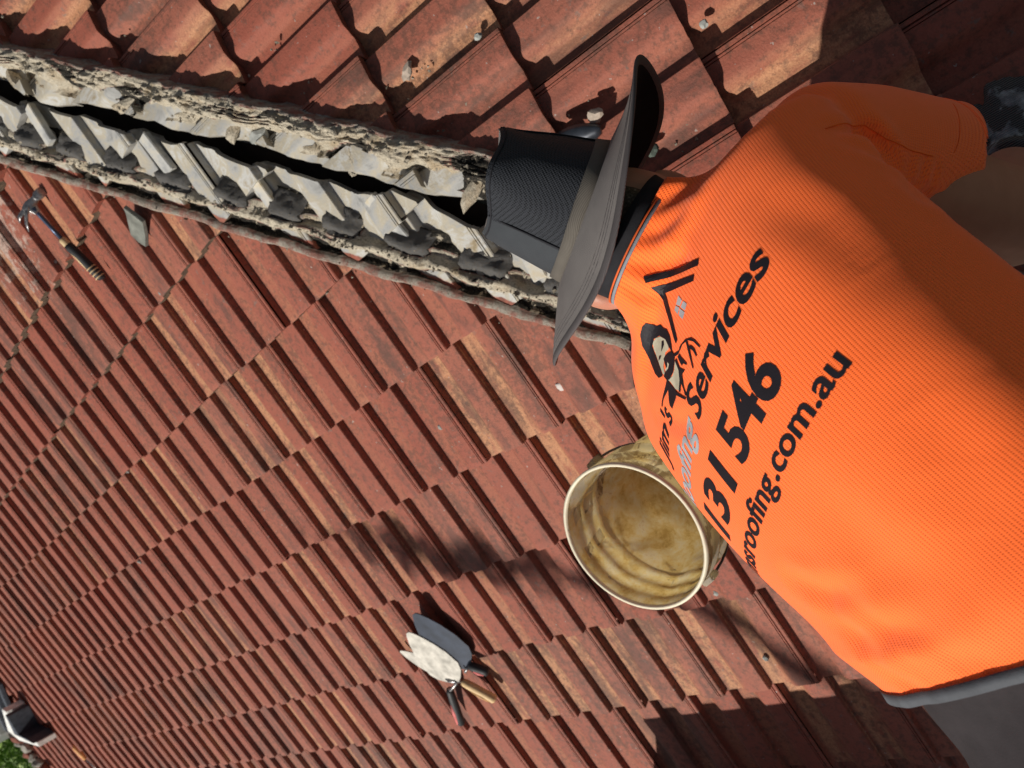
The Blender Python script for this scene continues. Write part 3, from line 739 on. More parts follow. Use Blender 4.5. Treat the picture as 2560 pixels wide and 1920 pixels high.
# ---- seams: stitched thread lying on the cloth
def seam(name, pts, rad, mat):
    out = []
    for k in range(len(pts) - 1):
        for j in range(8):
            h_, n_, i_, d_ = BV.find_nearest(V(pts[k]).lerp(V(pts[k + 1]), j / 8)); out.append(h_ + n_ * .0004)
    mb = MB(); mb.tube(out, rad, 6); mb.build(name, mat, shirt, True)
M_THR = plain('seam_thread', (1.0, .15, .02), .8, .2)
seam('sleeve_seam', [(1.0904, 1.5119, 0.3295), (1.0921, 1.5229, 0.3059), (1.0978, 1.5279, 0.2555), (1.1208, 1.5376, 0.244), (1.1396, 1.5445, 0.2088), (1.1577, 1.5554, 0.1507)], .0006, M_THR)
seam('sleeve_hem', [(1.1035, 1.5807, 0.0393), (1.1263, 1.5819, 0.068), (1.1488, 1.5749, 0.0913), (1.1615, 1.566, 0.1075)], .0004, M_THR)

# ---- trousers
mb = MB()
hs2 = -.15; a, b, zc = tsec(hs2); hcc = TO + TD * hs2 + TN * zc
rings = [ring(hcc, TR, TN, a * .91, b * .89, 32, .90), ring(TO - TD * .24 + TN * (tsec(-.24)[2] - .005) - TR * .032, TR, TN, .190, .155, 32, .90), ring(TO - TD * .31 + TN * (tsec(-.31)[2] - .02) - TR * .085, TR, TN, .235, .185, 32, .90), ring(HIP - TD * .03 - TR * .05, TR, TN, .235, .175, 32, .90), ring(HIP - TD * .12 - TN * .04 - TR * .02, TR, TN, .185, .140, 32), ring(HIP - TD * .17 - TN * .06 - TR * .01, TR, TN, .11, .09, 32)]
mb.loft(rings)
for h_, k_, f_ in ((HR, KR, FR), (HL, KL, FL)):
    limb(mb, [h_ + TN * .04, h_.lerp(k_, .3), h_.lerp(k_, .65), k_, k_.lerp(f_, .35), k_.lerp(f_, .8), k_.lerp(f_, .93)], [.118, .112, .098, .084, .082, .076, .078], TD, 24)
pm_ = remesh(mb, .009, 6, 'trousers')
for v in pm_.vertices:
    v.co += v.normal * (.006 * nz(v.co, 9, 1.) + .003 * nz(v.co, 24, 6.))
link('trousers', pm_, M_PANTS, person, True)
M_BOOT = plain('boot_leather', (.09, .055, .03), .7, .3, bump=.4)
for f_, d in ((FR, V((-.5, .1, 0))), (FL, V((-.7, -.3, 0)))):
    mb = MB(); d = d.normalized(); nr = NB if f_ is FR else NA; d = (d - nr * d.dot(nr)).normalized(); u = d.cross(nr)
    b0 = f_ - nr * .075
    mb.loft([ring(f_ + nr * .05, d, u, .062, .055, 16), ring(f_ - nr * .01, d, u, .062, .052, 16)])
    mb.loft([ring(b0 + d * x, u, nr, w_, h_, 16, .8) for x, w_, h_ in ((-.07, .035, .035), (-.03, .045, .055), (.05, .048, .048), (.13, .052, .036), (.19, .046, .030), (.215, .02, .018))])
    link('boot', remesh(mb, .006, 2, 'boot'), M_BOOT, person, True)

# ---- work gloves: knit back, worn coating over palm and fingers
M_GLOVE = Mat('knit_glove', .85, .2)
wv_ = M_GLOVE.n('ShaderNodeTexWave'); wv_.wave_type = 'BANDS'; wv_.inputs['Scale'].default_value = 90; wv_.inputs['Distortion'].default_value = 1.5; M_GLOVE.l(M_GLOVE.co(), wv_.inputs['Vector'])
gb = M_GLOVE.ramp(wv_.outputs[0], [(.2, (.035, .033, .033)), (.8, (.13, .12, .115))])
gp = M_GLOVE.ramp(M_GLOVE.noise(22, 5, .6), [(.50, 0), (.56, 1)])
M_GLOVE.col(M_GLOVE.mix(gp, gb, M_GLOVE.ramp(M_GLOVE.noise(60, 4), [(.4, (.17, .17, .18)), (.7, (.42, .42, .42))]))); M_GLOVE.bump(wv_.outputs[0], .7, .0015); M_GLOVE = M_GLOVE.m
for wr, dd, nn, sg, cu, el in ((HAND, hdR, V((-.1, .3, 1)), -1, .75, ELB), (HANDL, hdL, V((.2, 0, 1)), 1, .9, ELBL)):
    mb = MB(); hand(mb, wr, dd, nn, sg, cu, .0045)
    cfd = (el - wr).normalized(); limb(mb, [wr + V(dd).normalized() * .02, wr, wr + cfd * .035, wr + cfd * .06], [(.040, .030), (.040, .034), .040, .042], nn, 18)
    link('work_glove', remesh(mb, .004, 2, 'work_glove'), M_GLOVE, person, True)

# ---- hair and beard fringe below the hat (short strands rooted on the head)
M_HAIR = Mat('hair', .6, .3); M_HAIR.col(M_HAIR.ramp(M_HAIR.noise(300, 2), [(.35, (.045, .032, .022)), (.6, (.12, .085, .058)), (.75, (.26, .21, .16))])); M_HAIR = M_HAIR.m
mb = MB(); rr_ = random.Random(3)
for i in range(3600):
    ph = rr_.uniform(0, 2 * math.pi); zz = rr_.uniform(-.050, .02)
    cx, cy = math.cos(ph), math.sin(ph)
    if cy > .55 or cx > .30: continue                       # leaves the face bare
    k = math.sqrt(max(.05, 1 - (zz / .112) ** 2))
    p = HC + HAT_E1 * (.077 * cx * k) + FWD * (.096 * cy * k) + HAT_A * zz
    nr = (HAT_E1 * cx + FWD * cy).normalized()
    d = (-HAT_A * 1.0 + nr * rr_.uniform(.15, .6) + HAT_E1 * rr_.uniform(-.35, .35)).normalized()
    ln = rr_.uniform(.008, .017); sdv = d.cross(nr).normalized() * .0007
    mb.add([p - nr * .003 - sdv, p - nr * .003 + sdv, p + d * ln * .6 + sdv * .8, p + d * ln + nr * .001, p + d * ln * .6 - sdv * .8], [(0, 1, 2, 3, 4)])
me = mesh('hair', mb.v, mb.f); link('hair', me, M_HAIR, person)
mb = MB(); rings = []
for zz in (-.052, -.040, -.02, .0, .03, .05):
    k = math.sqrt(1 - (zz / .112) ** 2); rings.append([p - HAT_E1 * (max(0, (p - HC).dot(HAT_E1) - .02) * .5) for p in ring(HC + HAT_A * zz - FWD * .006, HAT_E1, FWD, .0785 * k, .092 * k, 28)])
mb.loft(rings); mb.build('hair', M_HAIR, person, True)

# ---- hat
hat = empty('hat_anchor', HAT_C, None, None); bpy.data.objects.remove(hat)
M_HCROWN = Mat('black_mesh_cloth', .8, .3)
vo = M_HCROWN.n('ShaderNodeTexVoronoi'); vo.inputs['Scale'].default_value = 420; vo.feature = 'F1'; M_HCROWN.l(M_HCROWN.co(), vo.inputs['Vector']); vo.inputs['Randomness'].default_value = .15
M_HCROWN.col(M_HCROWN.mix(M_HCROWN.ramp(vo.outputs['Distance'], [(.25, 0), (.5, 1)]), (.007, .008, .010), (.028, .031, .038))); M_HCROWN.bump(vo.outputs['Distance'], .8, .0012); M_HCROWN = M_HCROWN.m
def weave(name, c1, c2, sc_=420, rough=.85):
    m = Mat(name, rough, .25); w1 = m.n('ShaderNodeTexWave'); w1.wave_type = 'BANDS'; w1.bands_direction = 'DIAGONAL'; w1.inputs['Scale'].default_value = sc_; w1.inputs['Distortion'].default_value = .6
    m.l(m.co(), w1.inputs['Vector']); n = m.noise(24, 5, .6)
    c = m.mix(n, c1, c2); m.col(m.mix(m.math('MULTIPLY', w1.outputs[0], .45), c, tuple(x * .55 for x in c1))); m.bump(w1.outputs[0], .5, .0007); return m.m
M_HPANEL = weave('dark_twill', (.035, .039, .046), (.075, .082, .09))
M_HBRIM = weave('grey_twill', (.22, .20, .195), (.37, .335, .31))
M_HBAND = weave('tan_hatband', (.095, .085, .075), (.18, .16, .135), 300)
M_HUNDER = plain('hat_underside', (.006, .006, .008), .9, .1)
M_HBIND = weave('brim_binding', (.075, .066, .068), (.14, .125, .125), 260)
nC = 72
def crown_pt(t, z):    # t angle, z 0..1
    u = z; ax = .089 * (1 - .22 * u); ay = .098 * (1 - .20 * u)
    dent = 1 + .038 * math.sin(3 * t + 1 + 1.2 * u) * u + .022 * math.sin(6 * t + 4 * u) * u + .030 * math.sin(3.1 * u) * math.sin(4 * t + 2.6) + .03 * nz((math.cos(t) * 2, math.sin(t) * 2, u * 3), 1, 4.) - .06 * sst(.93, 1., u)
    drop = u * (.0175 + .0115 * math.cos(t)) + .004 * math.sin(4 * t + 1) * u
    return HAT_C + HAT_E1 * (ax * math.cos(t) * dent - .004 * u) + HAT_E2 * (ay * math.sin(t) * dent) + HAT_A * (.018 + .106 * u + drop)
mbk, mbp = MB(), MB(); zs = [0, .12, .25, .4, .55, .7, .82, .92, .965, 1.0]
rings = [[crown_pt(2 * math.pi * k / nC, z) if i < 9 else crown_pt(2 * math.pi * k / nC, 1.0) for k in range(nC)] for i, z in enumerate(zs)]
n = nC
allv = [p for r_ in rings for p in r_]
fs1, fs2 = [], []
for i in range(len(rings) - 1):
    for j in range(n):
        k = (j + 1) % n; f = (i * n + j, i * n + k, (i + 1) * n + k, (i + 1) * n + j)
        ang = math.degrees(2 * math.pi * (j + .5) / n) % 360
        (fs2 if 138 < ang < 222 or (ang > 318 or ang < 20) else fs1).append(f)
mbk.add(allv, fs1); mbp.add(allv, fs2)
o = mbk.build('hat', M_HCROWN, None, True); hatroot = o
tag(hatroot, 'dark wide brimmed fabric hat worn on the bent man\'s head', 'hat')
mbp.build('crown_side_panel', M_HPANEL, hatroot, True)
mb = MB(); top = [crown_pt(2 * math.pi * k / nC, .99) for k in range(nC)]
tcn = sum(top, V((0, 0, 0))) / len(top)
tops = [top] + [[p.lerp(tcn - HAT_A * (.010 * (1 - f)), 1 - f) for p in top] for f in (.96, .9, .7, .4, .1)]
mb.loft(tops, cap0=False); mb.build('crown_top', M_HBRIM, hatroot, True)
mb = MB()
for tt in (math.radians(138), math.radians(20)):      # raised panel seams
    mb.tube([crown_pt(tt, z) + (crown_pt(tt, z) - HAT_C - HAT_A * (.1 * z)).normalized() * .0008 for z in (0, .25, .5, .75, .98)], .0013, 8)
mb.tube([crown_pt(2 * math.pi * k / 48, .955) for k in range(49)], .0011, 8)
mb.build('crown_seam', M_BLACKC, hatroot, True)
mb = MB(); mb.loft([[crown_pt(2 * math.pi * k / nC, z) + (crown_pt(2 * math.pi * k / nC, z) - HAT_C).normalized() * e for k in range(nC)] for z, e in ((-.02, .0015), (-.02, .004), (.125, .0035), (.135, .001))], cap0=False, cap1=False)
mb.build('hat_band', M_HBAND, hatroot, True)
def brim_pt(t, f, off=0):
    r0 = .088 + .012 * abs(math.sin(t)); R_ = .192 - .012 * abs(math.sin(t)) ** 2
    r = r0 + (R_ - r0) * f
    z = .017 - .026 * f ** 1.2 + .036 * f * f * math.sin(2 * t) * (.5 + .5 * math.cos(t)) + .003 * f * math.sin(5 * t)
    return HAT_C + HAT_E1 * (r * math.cos(t)) + HAT_E2 * (r * math.sin(t)) + HAT_A * (z + off)
fr = [0, .12, .3, .5, .7, .86, .97, 1.0]
mb = MB(); mb.loft([[brim_pt(2 * math.pi * k / 96, f, .0022) for k in range(96)] for f in fr], cap0=False, cap1=False); mb.build('brim', M_HBRIM, hatroot, True)
mb = MB(); mb.loft([[brim_pt(2 * math.pi * k / 96, f, -.0018) for k in range(96)] for f in fr], cap0=False, cap1=False); mb.build('brim_underside', M_HUNDER, hatroot, True)
mb = MB(); rings = []
for k in range(97):
    t = 2 * math.pi * k / 96; c = brim_pt(t, .985); rad = (brim_pt(t, 1.) - brim_pt(t, .9)).normalized(); up = HAT_A
    rings.append([c + rad * (.0062 * math.cos(a)) + up * (.0026 * math.sin(a)) for a in [2 * math.pi * i / 10 for i in range(10)]])
mb.loft(rings, cap0=False, cap1=False); mb.build('brim_binding', M_HBIND, hatroot, True)
mb = MB()
for f in (.74, .80, .86):
    mb.tube([brim_pt(2 * math.pi * k / 96, f, .0022) for k in range(97)], .00045, 5)
mb.build('brim_stitching', M_HBIND, hatroot, True)

# ------------------------------------------------------------------ bucket
M_BOUT = Mat('bucket_plastic', .5, .4)
st = M_BOUT.ramp(M_BOUT.noise(13, 6, .75, dist=.8), [(.52, 0), (.57, 1)])
M_BOUT.col(M_BOUT.mix(st, M_BOUT.mix(M_BOUT.noise(18, 4), (.27, .24, .225), (.42, .385, .34)), (.07, .055, .05))); M_BOUT.bump(M_BOUT.noise(60, 4), .25, .002)
tr = M_BOUT.n('ShaderNodeBsdfTranslucent'); M_BOUT.l(M_BOUT.mix(st, (.97, .90, .66), (.50, .40, .28)), tr.inputs[0]); mx = M_BOUT.n('ShaderNodeMixShader'); mx.inputs[0].default_value = .50
M_BOUT.l(M_BOUT.b.outputs[0], mx.inputs[1]); M_BOUT.l(tr.outputs[0], mx.inputs[2]); M_BOUT.l(mx.outputs[0], M_BOUT.t.nodes['Material Output'].inputs[0]); M_BOUT = M_BOUT.m
M_BIN = Mat('mortar_stained_plastic', .75, .25)
M_BIN.col(M_BIN.ramp(M_BIN.noise(19, 8, .78, dist=.25), [(.34, (.66, .47, .18)), (.44, (.88, .70, .34)), (.52, (.96, .84, .54)), (.60, (1., .94, .78)), (.70, (.74, .54, .26))])); M_BIN.bump(M_BIN.noise(50, 5, .7), .6, .003); 
for mm in (M_BIN,):
    tr = mm.n('ShaderNodeBsdfTranslucent'); mx = mm.n('ShaderNodeMixShader'); mx.inputs[0].default_value = .65
    mm.l(mm.b.inputs['Base Color'].links[0].from_socket, tr.inputs[0]); mm.l(mm.b.outputs[0], mx.inputs[1]); mm.l(tr.outputs[0], mx.inputs[2]); mm.l(mx.outputs[0], mm.t.nodes['Material Output'].inputs[0])
M_BIN = M_BIN.m
M_BRIM = plain('bucket_rim', (.72, .66, .50), .45, .4, var=.1)
BH = .385; BC = V((1.487, .757, 0)); BC.z = -BC.x * TP + .022
BT = V((.06, -.02, 1)).normalized()
bu, bv = frame(BT, V((1, 0, 0)))
bucket = empty('bucket', BC, 'open cream plastic bucket crusted inside with dried mortar', 'bucket')
def brow(zr): return [BC + BT * z for z in zr]
def lathe(prof, n=64): return [ring(BC + BT * z, bu, bv, r, r, n) for r, z in prof]
mb = MB(); mb.loft(lathe([(.10, .0), (.133, .0), (.137, .006), (.148, BH - .125), (.150, BH - .12), (.1575, BH - .118), (.1575, BH - .108), (.151, BH - .104), (.152, BH - .07), (.159, BH - .068), (.159, BH - .06), (.153, BH - .056), (.1535, BH - .03), (.160, BH - .028), (.160, BH - .006), (.158, BH)]), cap1=False); mb.build('bucket_wall', M_BOUT, bucket, True)
mb = MB(); rg = []
for r, z in [(.1555, BH - .001), (.152, BH - .04), (.149, BH - .12), (.145, .24), (.141, .16), (.135, .125), (.122, .112), (.10, .104), (.06, .101), (.01, .1)]:
    rr2 = []
    for k in range(72):
        t = 2 * math.pi * k / 72; d = bu * math.cos(t) + bv * math.sin(t)
        dn = (.006 * nz((math.cos(t) * 3, math.sin(t) * 3, z * 14), 1, 2.) + .0025 * nz((math.cos(t) * 9, math.sin(t) * 9, z * 40), 1, 8.)) if z < BH - .02 else 0
        crust = .020 * math.exp(-((z - .15) / .03) ** 2) * (1 + nz((math.cos(t) * 2.4, math.sin(t) * 2.4, 3.)))
        rr2.append(BC + BT * (z + dn) + d * (r - crust + dn))
    rg.append(rr2)
mb.loft(rg, cap0=False); mb.build('mortar_crust', M_BIN, bucket, True)
mb = MB(); mb.loft(lathe([(.1535, BH - .006), (.1538, BH + .001), (.1572, BH + .0025), (.1606, BH + .001), (.161, BH - .006)]), cap0=False, cap1=False); mb.build('bucket_rim', M_BRIM, bucket, True)
mb = MB(); pts = []
for i in range(25):
    a = math.pi * i / 24; e = (V((-.35, .93, 0))).normalized(); side = e.cross(BT).normalized()
    pts.append(BC + BT * (BH - .088) + side * (.166 * math.cos(a)) + (e * .55 - BT * .83).normalized() * (.165 * math.sin(a)))
mb.tube(pts, .0028, 8)
mb.build('bucket_handle', plain('handle_steel', (.10, .10, .11), .4, .5, 1), bucket, True)
for sg in (1, -1):
    mb = MB(); side = V((-.35, .93, 0)).normalized().cross(BT).normalized(); mb.box(BC + BT * (BH - .088) + side * (.166 * sg), side * .007, BT * .016, BT.cross(side) * .016); mb.build('handle_lug', M_BOUT, bucket, bevel=.003)

# ------------------------------------------------------------------ tools
M_STEEL = Mat('scuffed_steel', .38, .5, .85); M_STEEL.col(M_STEEL.ramp(M_STEEL.noise(60, 5, .7), [(.35, (.16, .16, .17)), (.6, (.42, .41, .40)), (.75, (.20, .15, .11))])); M_STEEL = M_STEEL.m
M_BLUE = plain('blued_steel', (.05, .07, .12), .35, .5, .6, .3)
M_DKST = plain('dark_blade_steel', (.028, .036, .055), .42, .5, .35, .4, 20)
M_PALE = plain('dried_mortar_blade', (.56, .53, .47), .85, .2, 0, .32, 26, .4, 200)
M_GRIPB = plain('black_grip', (.018, .018, .020), .6, .4)
M_GRIPT = plain('tan_grip', (.55, .40, .22), .6, .3)
M_GRIPR = plain('pink_grip', (.62, .16, .15), .6, .3)
M_WOOD = plain('worn_wood', (.50, .27, .11), .6, .3, 0, .3, 40)
M_WOODL = plain('pale_wood', (.72, .50, .26), .6, .3, 0, .2, 40)

def hA(x, y, lift): return onA(x, y) + NA * lift
hammer = empty('claw_hammer', hA(-.176, -.748, .02), 'claw hammer with blue steel neck and black and tan grip', 'hammer')
p0 = V((-.1187, -.6519, .1064)); p1 = V((-.0031, -.6782, .0483)); p2 = V((.1521, -.6578, -.0111))
ax = (p2 - p0).normalized(); hu = ax.cross(NA).normalized(); hn = hu.cross(ax).normalized()
hl = (V((-.783, .504, -.363)) - ax * V((-.783, .504, -.363)).dot(ax) * .75).normalized()       # head long axis, face side
mb = MB(); hc0 = p0
mb.loft([ring(hc0 + hl * d, ax, hn, a_, b_, 18) for d, a_, b_ in ((-.018, .013, .013), (.0, .016, .016), (.022, .012, .012), (.032, .0105, .0105), (.036, .0155, .0155), (.054, .0165, .0165), (.058, .014, .014))])
mb.loft([ring(hc0, hl, hn, .017, .015, 14), ring(hc0 + ax * .02, hl, hn, .012, .010, 14), ring(hc0 + ax * .032, hl, hn, .008, .008, 14)])
link('hammer_head', remesh(mb, .0022, 2, 'hammer_head'), M_STEEL, hammer, True)
for sg in (-1, 1):
    mb = MB(); pts = [hc0 + hl * -.010, hc0 + hl * -.030 + ax * (.006 * sg + .004), hc0 + hl * -.055 + ax * (.014 * sg + .012) - hn * .006, hc0 + hl * -.078 + ax * (.018 * sg + .024) - hn * .018]
    mb.tube(pts, [.011, .010, .008, .003], 12, flat=.55); mb.build('claw', M_STEEL, hammer, True)
mb = MB(); mb.tube([p0 + ax * .012, p0.lerp(p1, .3), p0.lerp(p1, .65), p1], [.0085, .0072, .0068, .0078], 14); mb.build('neck', M_BLUE, hammer, True)
mb = MB(); mb.tube([p1 - ax * .002, p1 + ax * .004, p1 + ax * .022, p1 + ax * .024], [.010, .0125, .0135, .012], 16); mb.build('ferrule', M_GRIPT, hammer, True)
mb = MB(); q = (p2 - p1).length
mb.tube([p1 + ax * .024, p1 + ax * .035, p1 + ax * (q * .45) - hn * .002, p1 + ax * (q * .75), p1 + ax * (q * .93) - hn * .003, p1 + ax * q], [.013, .0155, .0135, .0145, .0165, .012], 18); mb.build('grip', M_GRIPB, hammer, True)
mb = MB(); oo = -hu * .0062 + hn * .0118
if oo.dot(V((0, -1, 0))) < 0: oo = hu * .0062 + hn * .0118
mb.tube([p1 + ax * .036 + oo * .9, p1 + ax * (q * .45) + oo * .86, p1 + ax * (q * .68) + oo * .95], [.003, .0045, .0035], 10, flat=.6)
for i in range(4):
    c = p1 + ax * (q * (.72 + .075 * i)); mb.tube([c + ring(V((0, 0, 0)), hu, hn, .0152, .0152, 16)[k % 16] for k in range(12)], .0022, 6)
mb.build('grip_inlay', M_GRIPT, hammer, True)

# shard of grey tile propped on a rib
mb = MB(); c = hA(.150, -.325, .0)
pts2 = [(-.062, .055), (-.060, .02), (-.050, -.045), (-.040, -.070), (.0, -.075), (.038, -.070), (.030, -.03), (.026, .02), (.034, .062), (-.01, .060)]
uA = V((CP, 0, -SP)); vA = V((0, 1, 0))
ur = (uA * .93 + vA * .30).normalized(); vr = (vA * .95 - uA * .28 + NA * .28).normalized(); nr = ur.cross(vr).normalized()
rings = []
for z, sc_ in ((0, 1), (.012, .97)):
    rings.append([c + NA * .026 + ur * (x * sc_ * .80) + vr * (y * sc_ * .95) + nr * (z + .010 * (y / .07) ** 2) for x, y in pts2])
mb.loft(rings); shard = mb.build('tile_shard', plain('grey_shard', (.17, .175, .155), .9, .15, 0, .3, 30, .6, 160), None, False, .0015)
tag(shard, 'grey broken piece of tile propped on a red rib near the hammer', 'tile shard')

def leaf_blade(mb, base, tip, wid, nrm, thick=.002, shoulders=.28):
    base, tip = V(base), V(tip); d = tip - base; ln = d.length; d.normalize(); nrm = (V(nrm) - d * V(nrm).dot(d)).normalized(); sd3 = d.cross(nrm)
    prof = [(0, .12), (.06, .45), (.16, .82), (shoulders, 1.0), (.5, .92), (.7, .70), (.86, .44), (.95, .24), (.99, .13), (1, .08)]
    rings = [[base + d * (ln * t) + sd3 * (wid * w_) + nrm * (thick - .004 * t), base + d * (ln * t) - sd3 * (wid * w_) + nrm * (thick - .004 * t), base + d * (ln * t) - sd3 * (wid * w_) - nrm * (thick + .004 * t) , base + d * (ln * t) + sd3 * (wid * w_) - nrm * (thick + .004 * t)] for t, w_ in prof]
    mb.loft(rings)
def trowel(name, base, tip, wid, mat_blade, hstart, hend, hmat, label, hmat2=None, lift=0.):
    root = empty('trowel', base, label, 'trowel')
    mb = MB(); leaf_blade(mb, base, tip, wid, NA); mb.build('blade', mat_blade, root, False)
    mb = MB(); mb.tube([V(base) + (V(tip) - V(base)) * .06, V(base) + NA * .004, V(base).lerp(hstart, .5) + NA * .022, hstart], [.004, .0055, .005, .0055], 10); mb.build('tang', M_STEEL, root, True)
    h0, h1 = V(hstart), V(hend); mb = MB(); mb.tube([h0, h0.lerp(h1, .06), h0.lerp(h1, .3), h0.lerp(h1, .7), h0.lerp(h1, .95), h1], [.011, .0145, .016, .0155, .0165, .011], 16); mb.build('handle', hmat, root, True)
    if hmat2:
        mb = MB(); off = (NA * .010 + V((.3, -.9, 0)) * .009); mb.tube([h0.lerp(h1, .35) + off, h0.lerp(h1, .6) + off, h0.lerp(h1, .9) + off], [.005, .009, .006], 10); mb.build('grip_inlay', hmat2, root, True)
    return root
trowel('t', hA(1.865, -.545, .050), hA(1.605, -.575, .050), .105, M_DKST, hA(1.845, -.500, .065), hA(1.890, -.445, .060), M_GRIPB, 'trowel with dark steel blade and short black grip, uppermost of the heap', M_GRIPR)
trowel('t', hA(1.910, -.645, .055), hA(1.665, -.680, .055), .098, M_PALE, hA(1.935, -.725, .050), hA(2.105, -.835, .045), M_GRIPB, 'trowel with wide blade caked in pale mortar and red and black handle', M_GRIPR)
trowel('t', hA(1.87, -.72, .030), hA(1.745, -.845, .032), .044, M_PALE, hA(1.915, -.625, .050), hA(2.022, -.548, .045), M_WOODL, 'small pointing trowel with pale narrow blade and wooden handle', M_WOOD)
pt_ = empty('pointing_tool', hA(1.93, -5.34, .02), 'slim pointing tool with orange wooden handle lying far up the roof', 'hand tool')
mb = MB(); mb.tube([hA(1.80, -5.305, .03), hA(1.81, -5.307, .03), hA(1.87, -5.32, .03), hA(1.93, -5.34, .03)], [.012, .018, .020, .014], 12); mb.build('handle', plain('orange_handle', (.75, .36, .13), .6, .3), pt_, True)
mb = MB(); mb.tube([hA(1.93, -5.34, .03), hA(2.06, -5.36, .022), hA(2.25, -5.40, .012)], [.009, .009, .012], 10, flat=.5); mb.build('shaft', M_STEEL, pt_, True)

# ------------------------------------------------------------------ debris
M_CHIP = plain('mortar_chip', (.40, .33, .27), .9, .1, 0, .3, 60, .5, 200)
M_PEB = plain('grey_pebble', (.30, .31, .29), .85, .2, 0, .3, 60, .4, 200)
def chipB(x, y, lift=.012): return onB(x, y) + NB * lift
rock('mortar_chunk', chipB(.365, .675), (.022, .013, .009), M_CHIP, 'brown mortar chunk lying beside the torn bedding on the right slope', 'mortar chunk', seed=1., nrm=NB, rz=.8)
rock('mortar_chunk', chipB(.402, .850), (.009, .007, .008), M_PEB, 'tiny pale mortar crumb high on the right slope near the frame top', 'mortar chunk', seed=2., nrm=NB)
rock('mortar_chunk', chipB(.700, .990, .02), (.018, .014, .008), M_CHIP, 'tan square mortar chunk lying just beyond the hat brim', 'mortar chunk', seed=3.4, nrm=NB, rz=.3)
rock('pebble', chipB(.666, 1.242), (.009, .009, .008), M_PEB, 'round grey pebble on a tile nose above the orange shoulder', 'pebble', seed=4., nrm=NB)
rock('mortar_chunk', chipB(.825, 1.052, .016), (.014, .012, .010), plain('mossy_lump', (.08, .10, .085), .9, .1), 'dark green mossy lump between the hat brim and the shirt', 'mortar chunk', seed=5., nrm=NB)
rock('mortar_chunk', chipB(.255, .265), (.03, .02, .012), M_PEB, 'grey mortar crumb fallen against the torn bedding', 'mortar chunk', seed=6., nrm=NB)
mb = MB(); c = chipB(.715, .940, .02); d1 = V((.35, .9, -.28)).normalized(); d2 = d1.cross(NB).normalized()
rings = [[c + d1 * u + d2 * (.022 * (1 - (u / .055) ** 2) ** .5 * k) + NB * (.012 * (1 - k * k) + .004) for k in (-1, -.5, 0, .5, 1)] + [c + d1 * u + d2 * (.022 * (1 - (u / .055) ** 2) ** .5 * k) - NB * .004 for k in (1, 0, -1)] for u in (-.052, -.04, -.02, 0, .02, .04, .052)]
mb.loft(rings); o = mb.build('lead_scrap', plain('dark_lead', (.045, .052, .065), .4, .5, .4, .4), None, True); tag(o, 'curled dark lead scrap with bright edge tucked behind the hat crown', 'metal scrap')
crumb_spots = [(1.10, .10, .010), (1.839, .521, .010), (2.073, .519, .009), (-.02, -.87, .012), (.62, -1.55, .014), (.25, -1.25, .010), (.95, -2.1, .012), (.42, .02, .008), (.30, -.52, .008)]
whr = ['on a rib right of the bucket shadow line', 'right of the bucket rim', 'below the orange shirt edge', 'left of the hammer grip', 'far along the left slope', 'beyond the hammer grip', 'farthest up the left slope', 'by the bedding edge above the cap line', 'below the grey shard']
for i, (x, y, r) in enumerate(crumb_spots):
    rock('mortar_crumb', hA(x, y, .004), (r, r * .8, r * .7), M_PEB, 'small pale mortar crumb ' + whr[i], 'mortar crumb', seed=i * 2.2, nrm=NA, group='mortar crumbs scattered on the left slope')
# dried splashes: thin raised smears on the tiles
def smear(x, y, ax_, ln, wd, col, label, side='A', seed=0):
    mb = MB(); N_, f0 = (NA, onA) if side == 'A' else (NB, onB)
    a = V((math.cos(ax_), math.sin(ax_), 0)); a = (a - N_ * a.dot(N_)).normalized(); b = a.cross(N_)
    n = 26; rim = []
    for k in range(n):
        t = 2 * math.pi * k / n; r = 1 + .5 * nz((math.cos(t) * 2, math.sin(t) * 2, seed), 1, seed)
        rim.append(a * (ln * math.cos(t) * r) + b * (wd * math.sin(t) * r))
    c = f0(x, y) + N_ * .001
    mb.loft([[c + p - N_ * .002 for p in rim], [c + p * .96 + N_ * .003 for p in rim], [c + p * .6 + N_ * .0045 for p in rim], [c + p * .05 + N_ * .005 for p in rim]])
    o = mb.build('mortar_splash', col, None, True); tag(o, label, 'mortar splash')
M_SPL = plain('lime_splash', (.55, .50, .47), .9, .1, 0, .15)
smear(1.168, .545, 1.0, .022, .013, M_SPL, 'white dried splash on a tile between the hat brim tip and the bucket', seed=1.2)
smear(.29, -.30, .1, .018, .008, M_SPL, 'short white splash beside the grey shard', seed=3.)
smear(.05, -.235, .2, .030, .010, M_SPL, 'long pale scrape below the bedding mortar, left of the shard', seed=5.)
# ------------------------------------------------------------------ flashing at the far left
M_ZINC = plain('galvanised_sheet', (.30, .31, .31), .45, .5, .5, .15, 12)
M_ZDK = plain('shadowed_channel', (.07, .08, .10), .5, .4, .4, .3)  # darker zinc, shade of the folds put into its colour
M_WHT = plain('white_painted_metal', (.82, .81, .76), .5, .4)
fl = empty('metal_flashing', hA(1.2, -6.0, .05), 'grey folded metal valley flashing at the far roof edge', 'flashing')
def quadbox(mb, pts, z0, z1):
    mb.loft([[onA(x, y, z0) for x, y in pts], [onA(x, y, z1) for x, y in pts]])
mb = MB(); quadbox(mb, [(1.00, -5.60), (1.12, -5.55), (1.50, -6.12), (1.58, -6.72), (1.0, -6.75)], .02, .16); mb.build('sheet', M_ZINC, fl, False, .006)
mb = MB()
for i in range(3):
    o_ = .045 * i; quadbox(mb, [(1.02 + o_, -5.48 + o_ * .2), (1.05 + o_, -5.47 + o_ * .2), (1.51 + o_ * .4, -6.08), (1.47 + o_ * .4, -6.10)], .03, .12 - .03 * i)
mb.build('channel', M_ZDK, fl, False, .004)
brk = empty('white_bracket', hA(1.5, -5.7, .05), 'white angled sheet metal bracket beside the grey flashing', 'bracket')
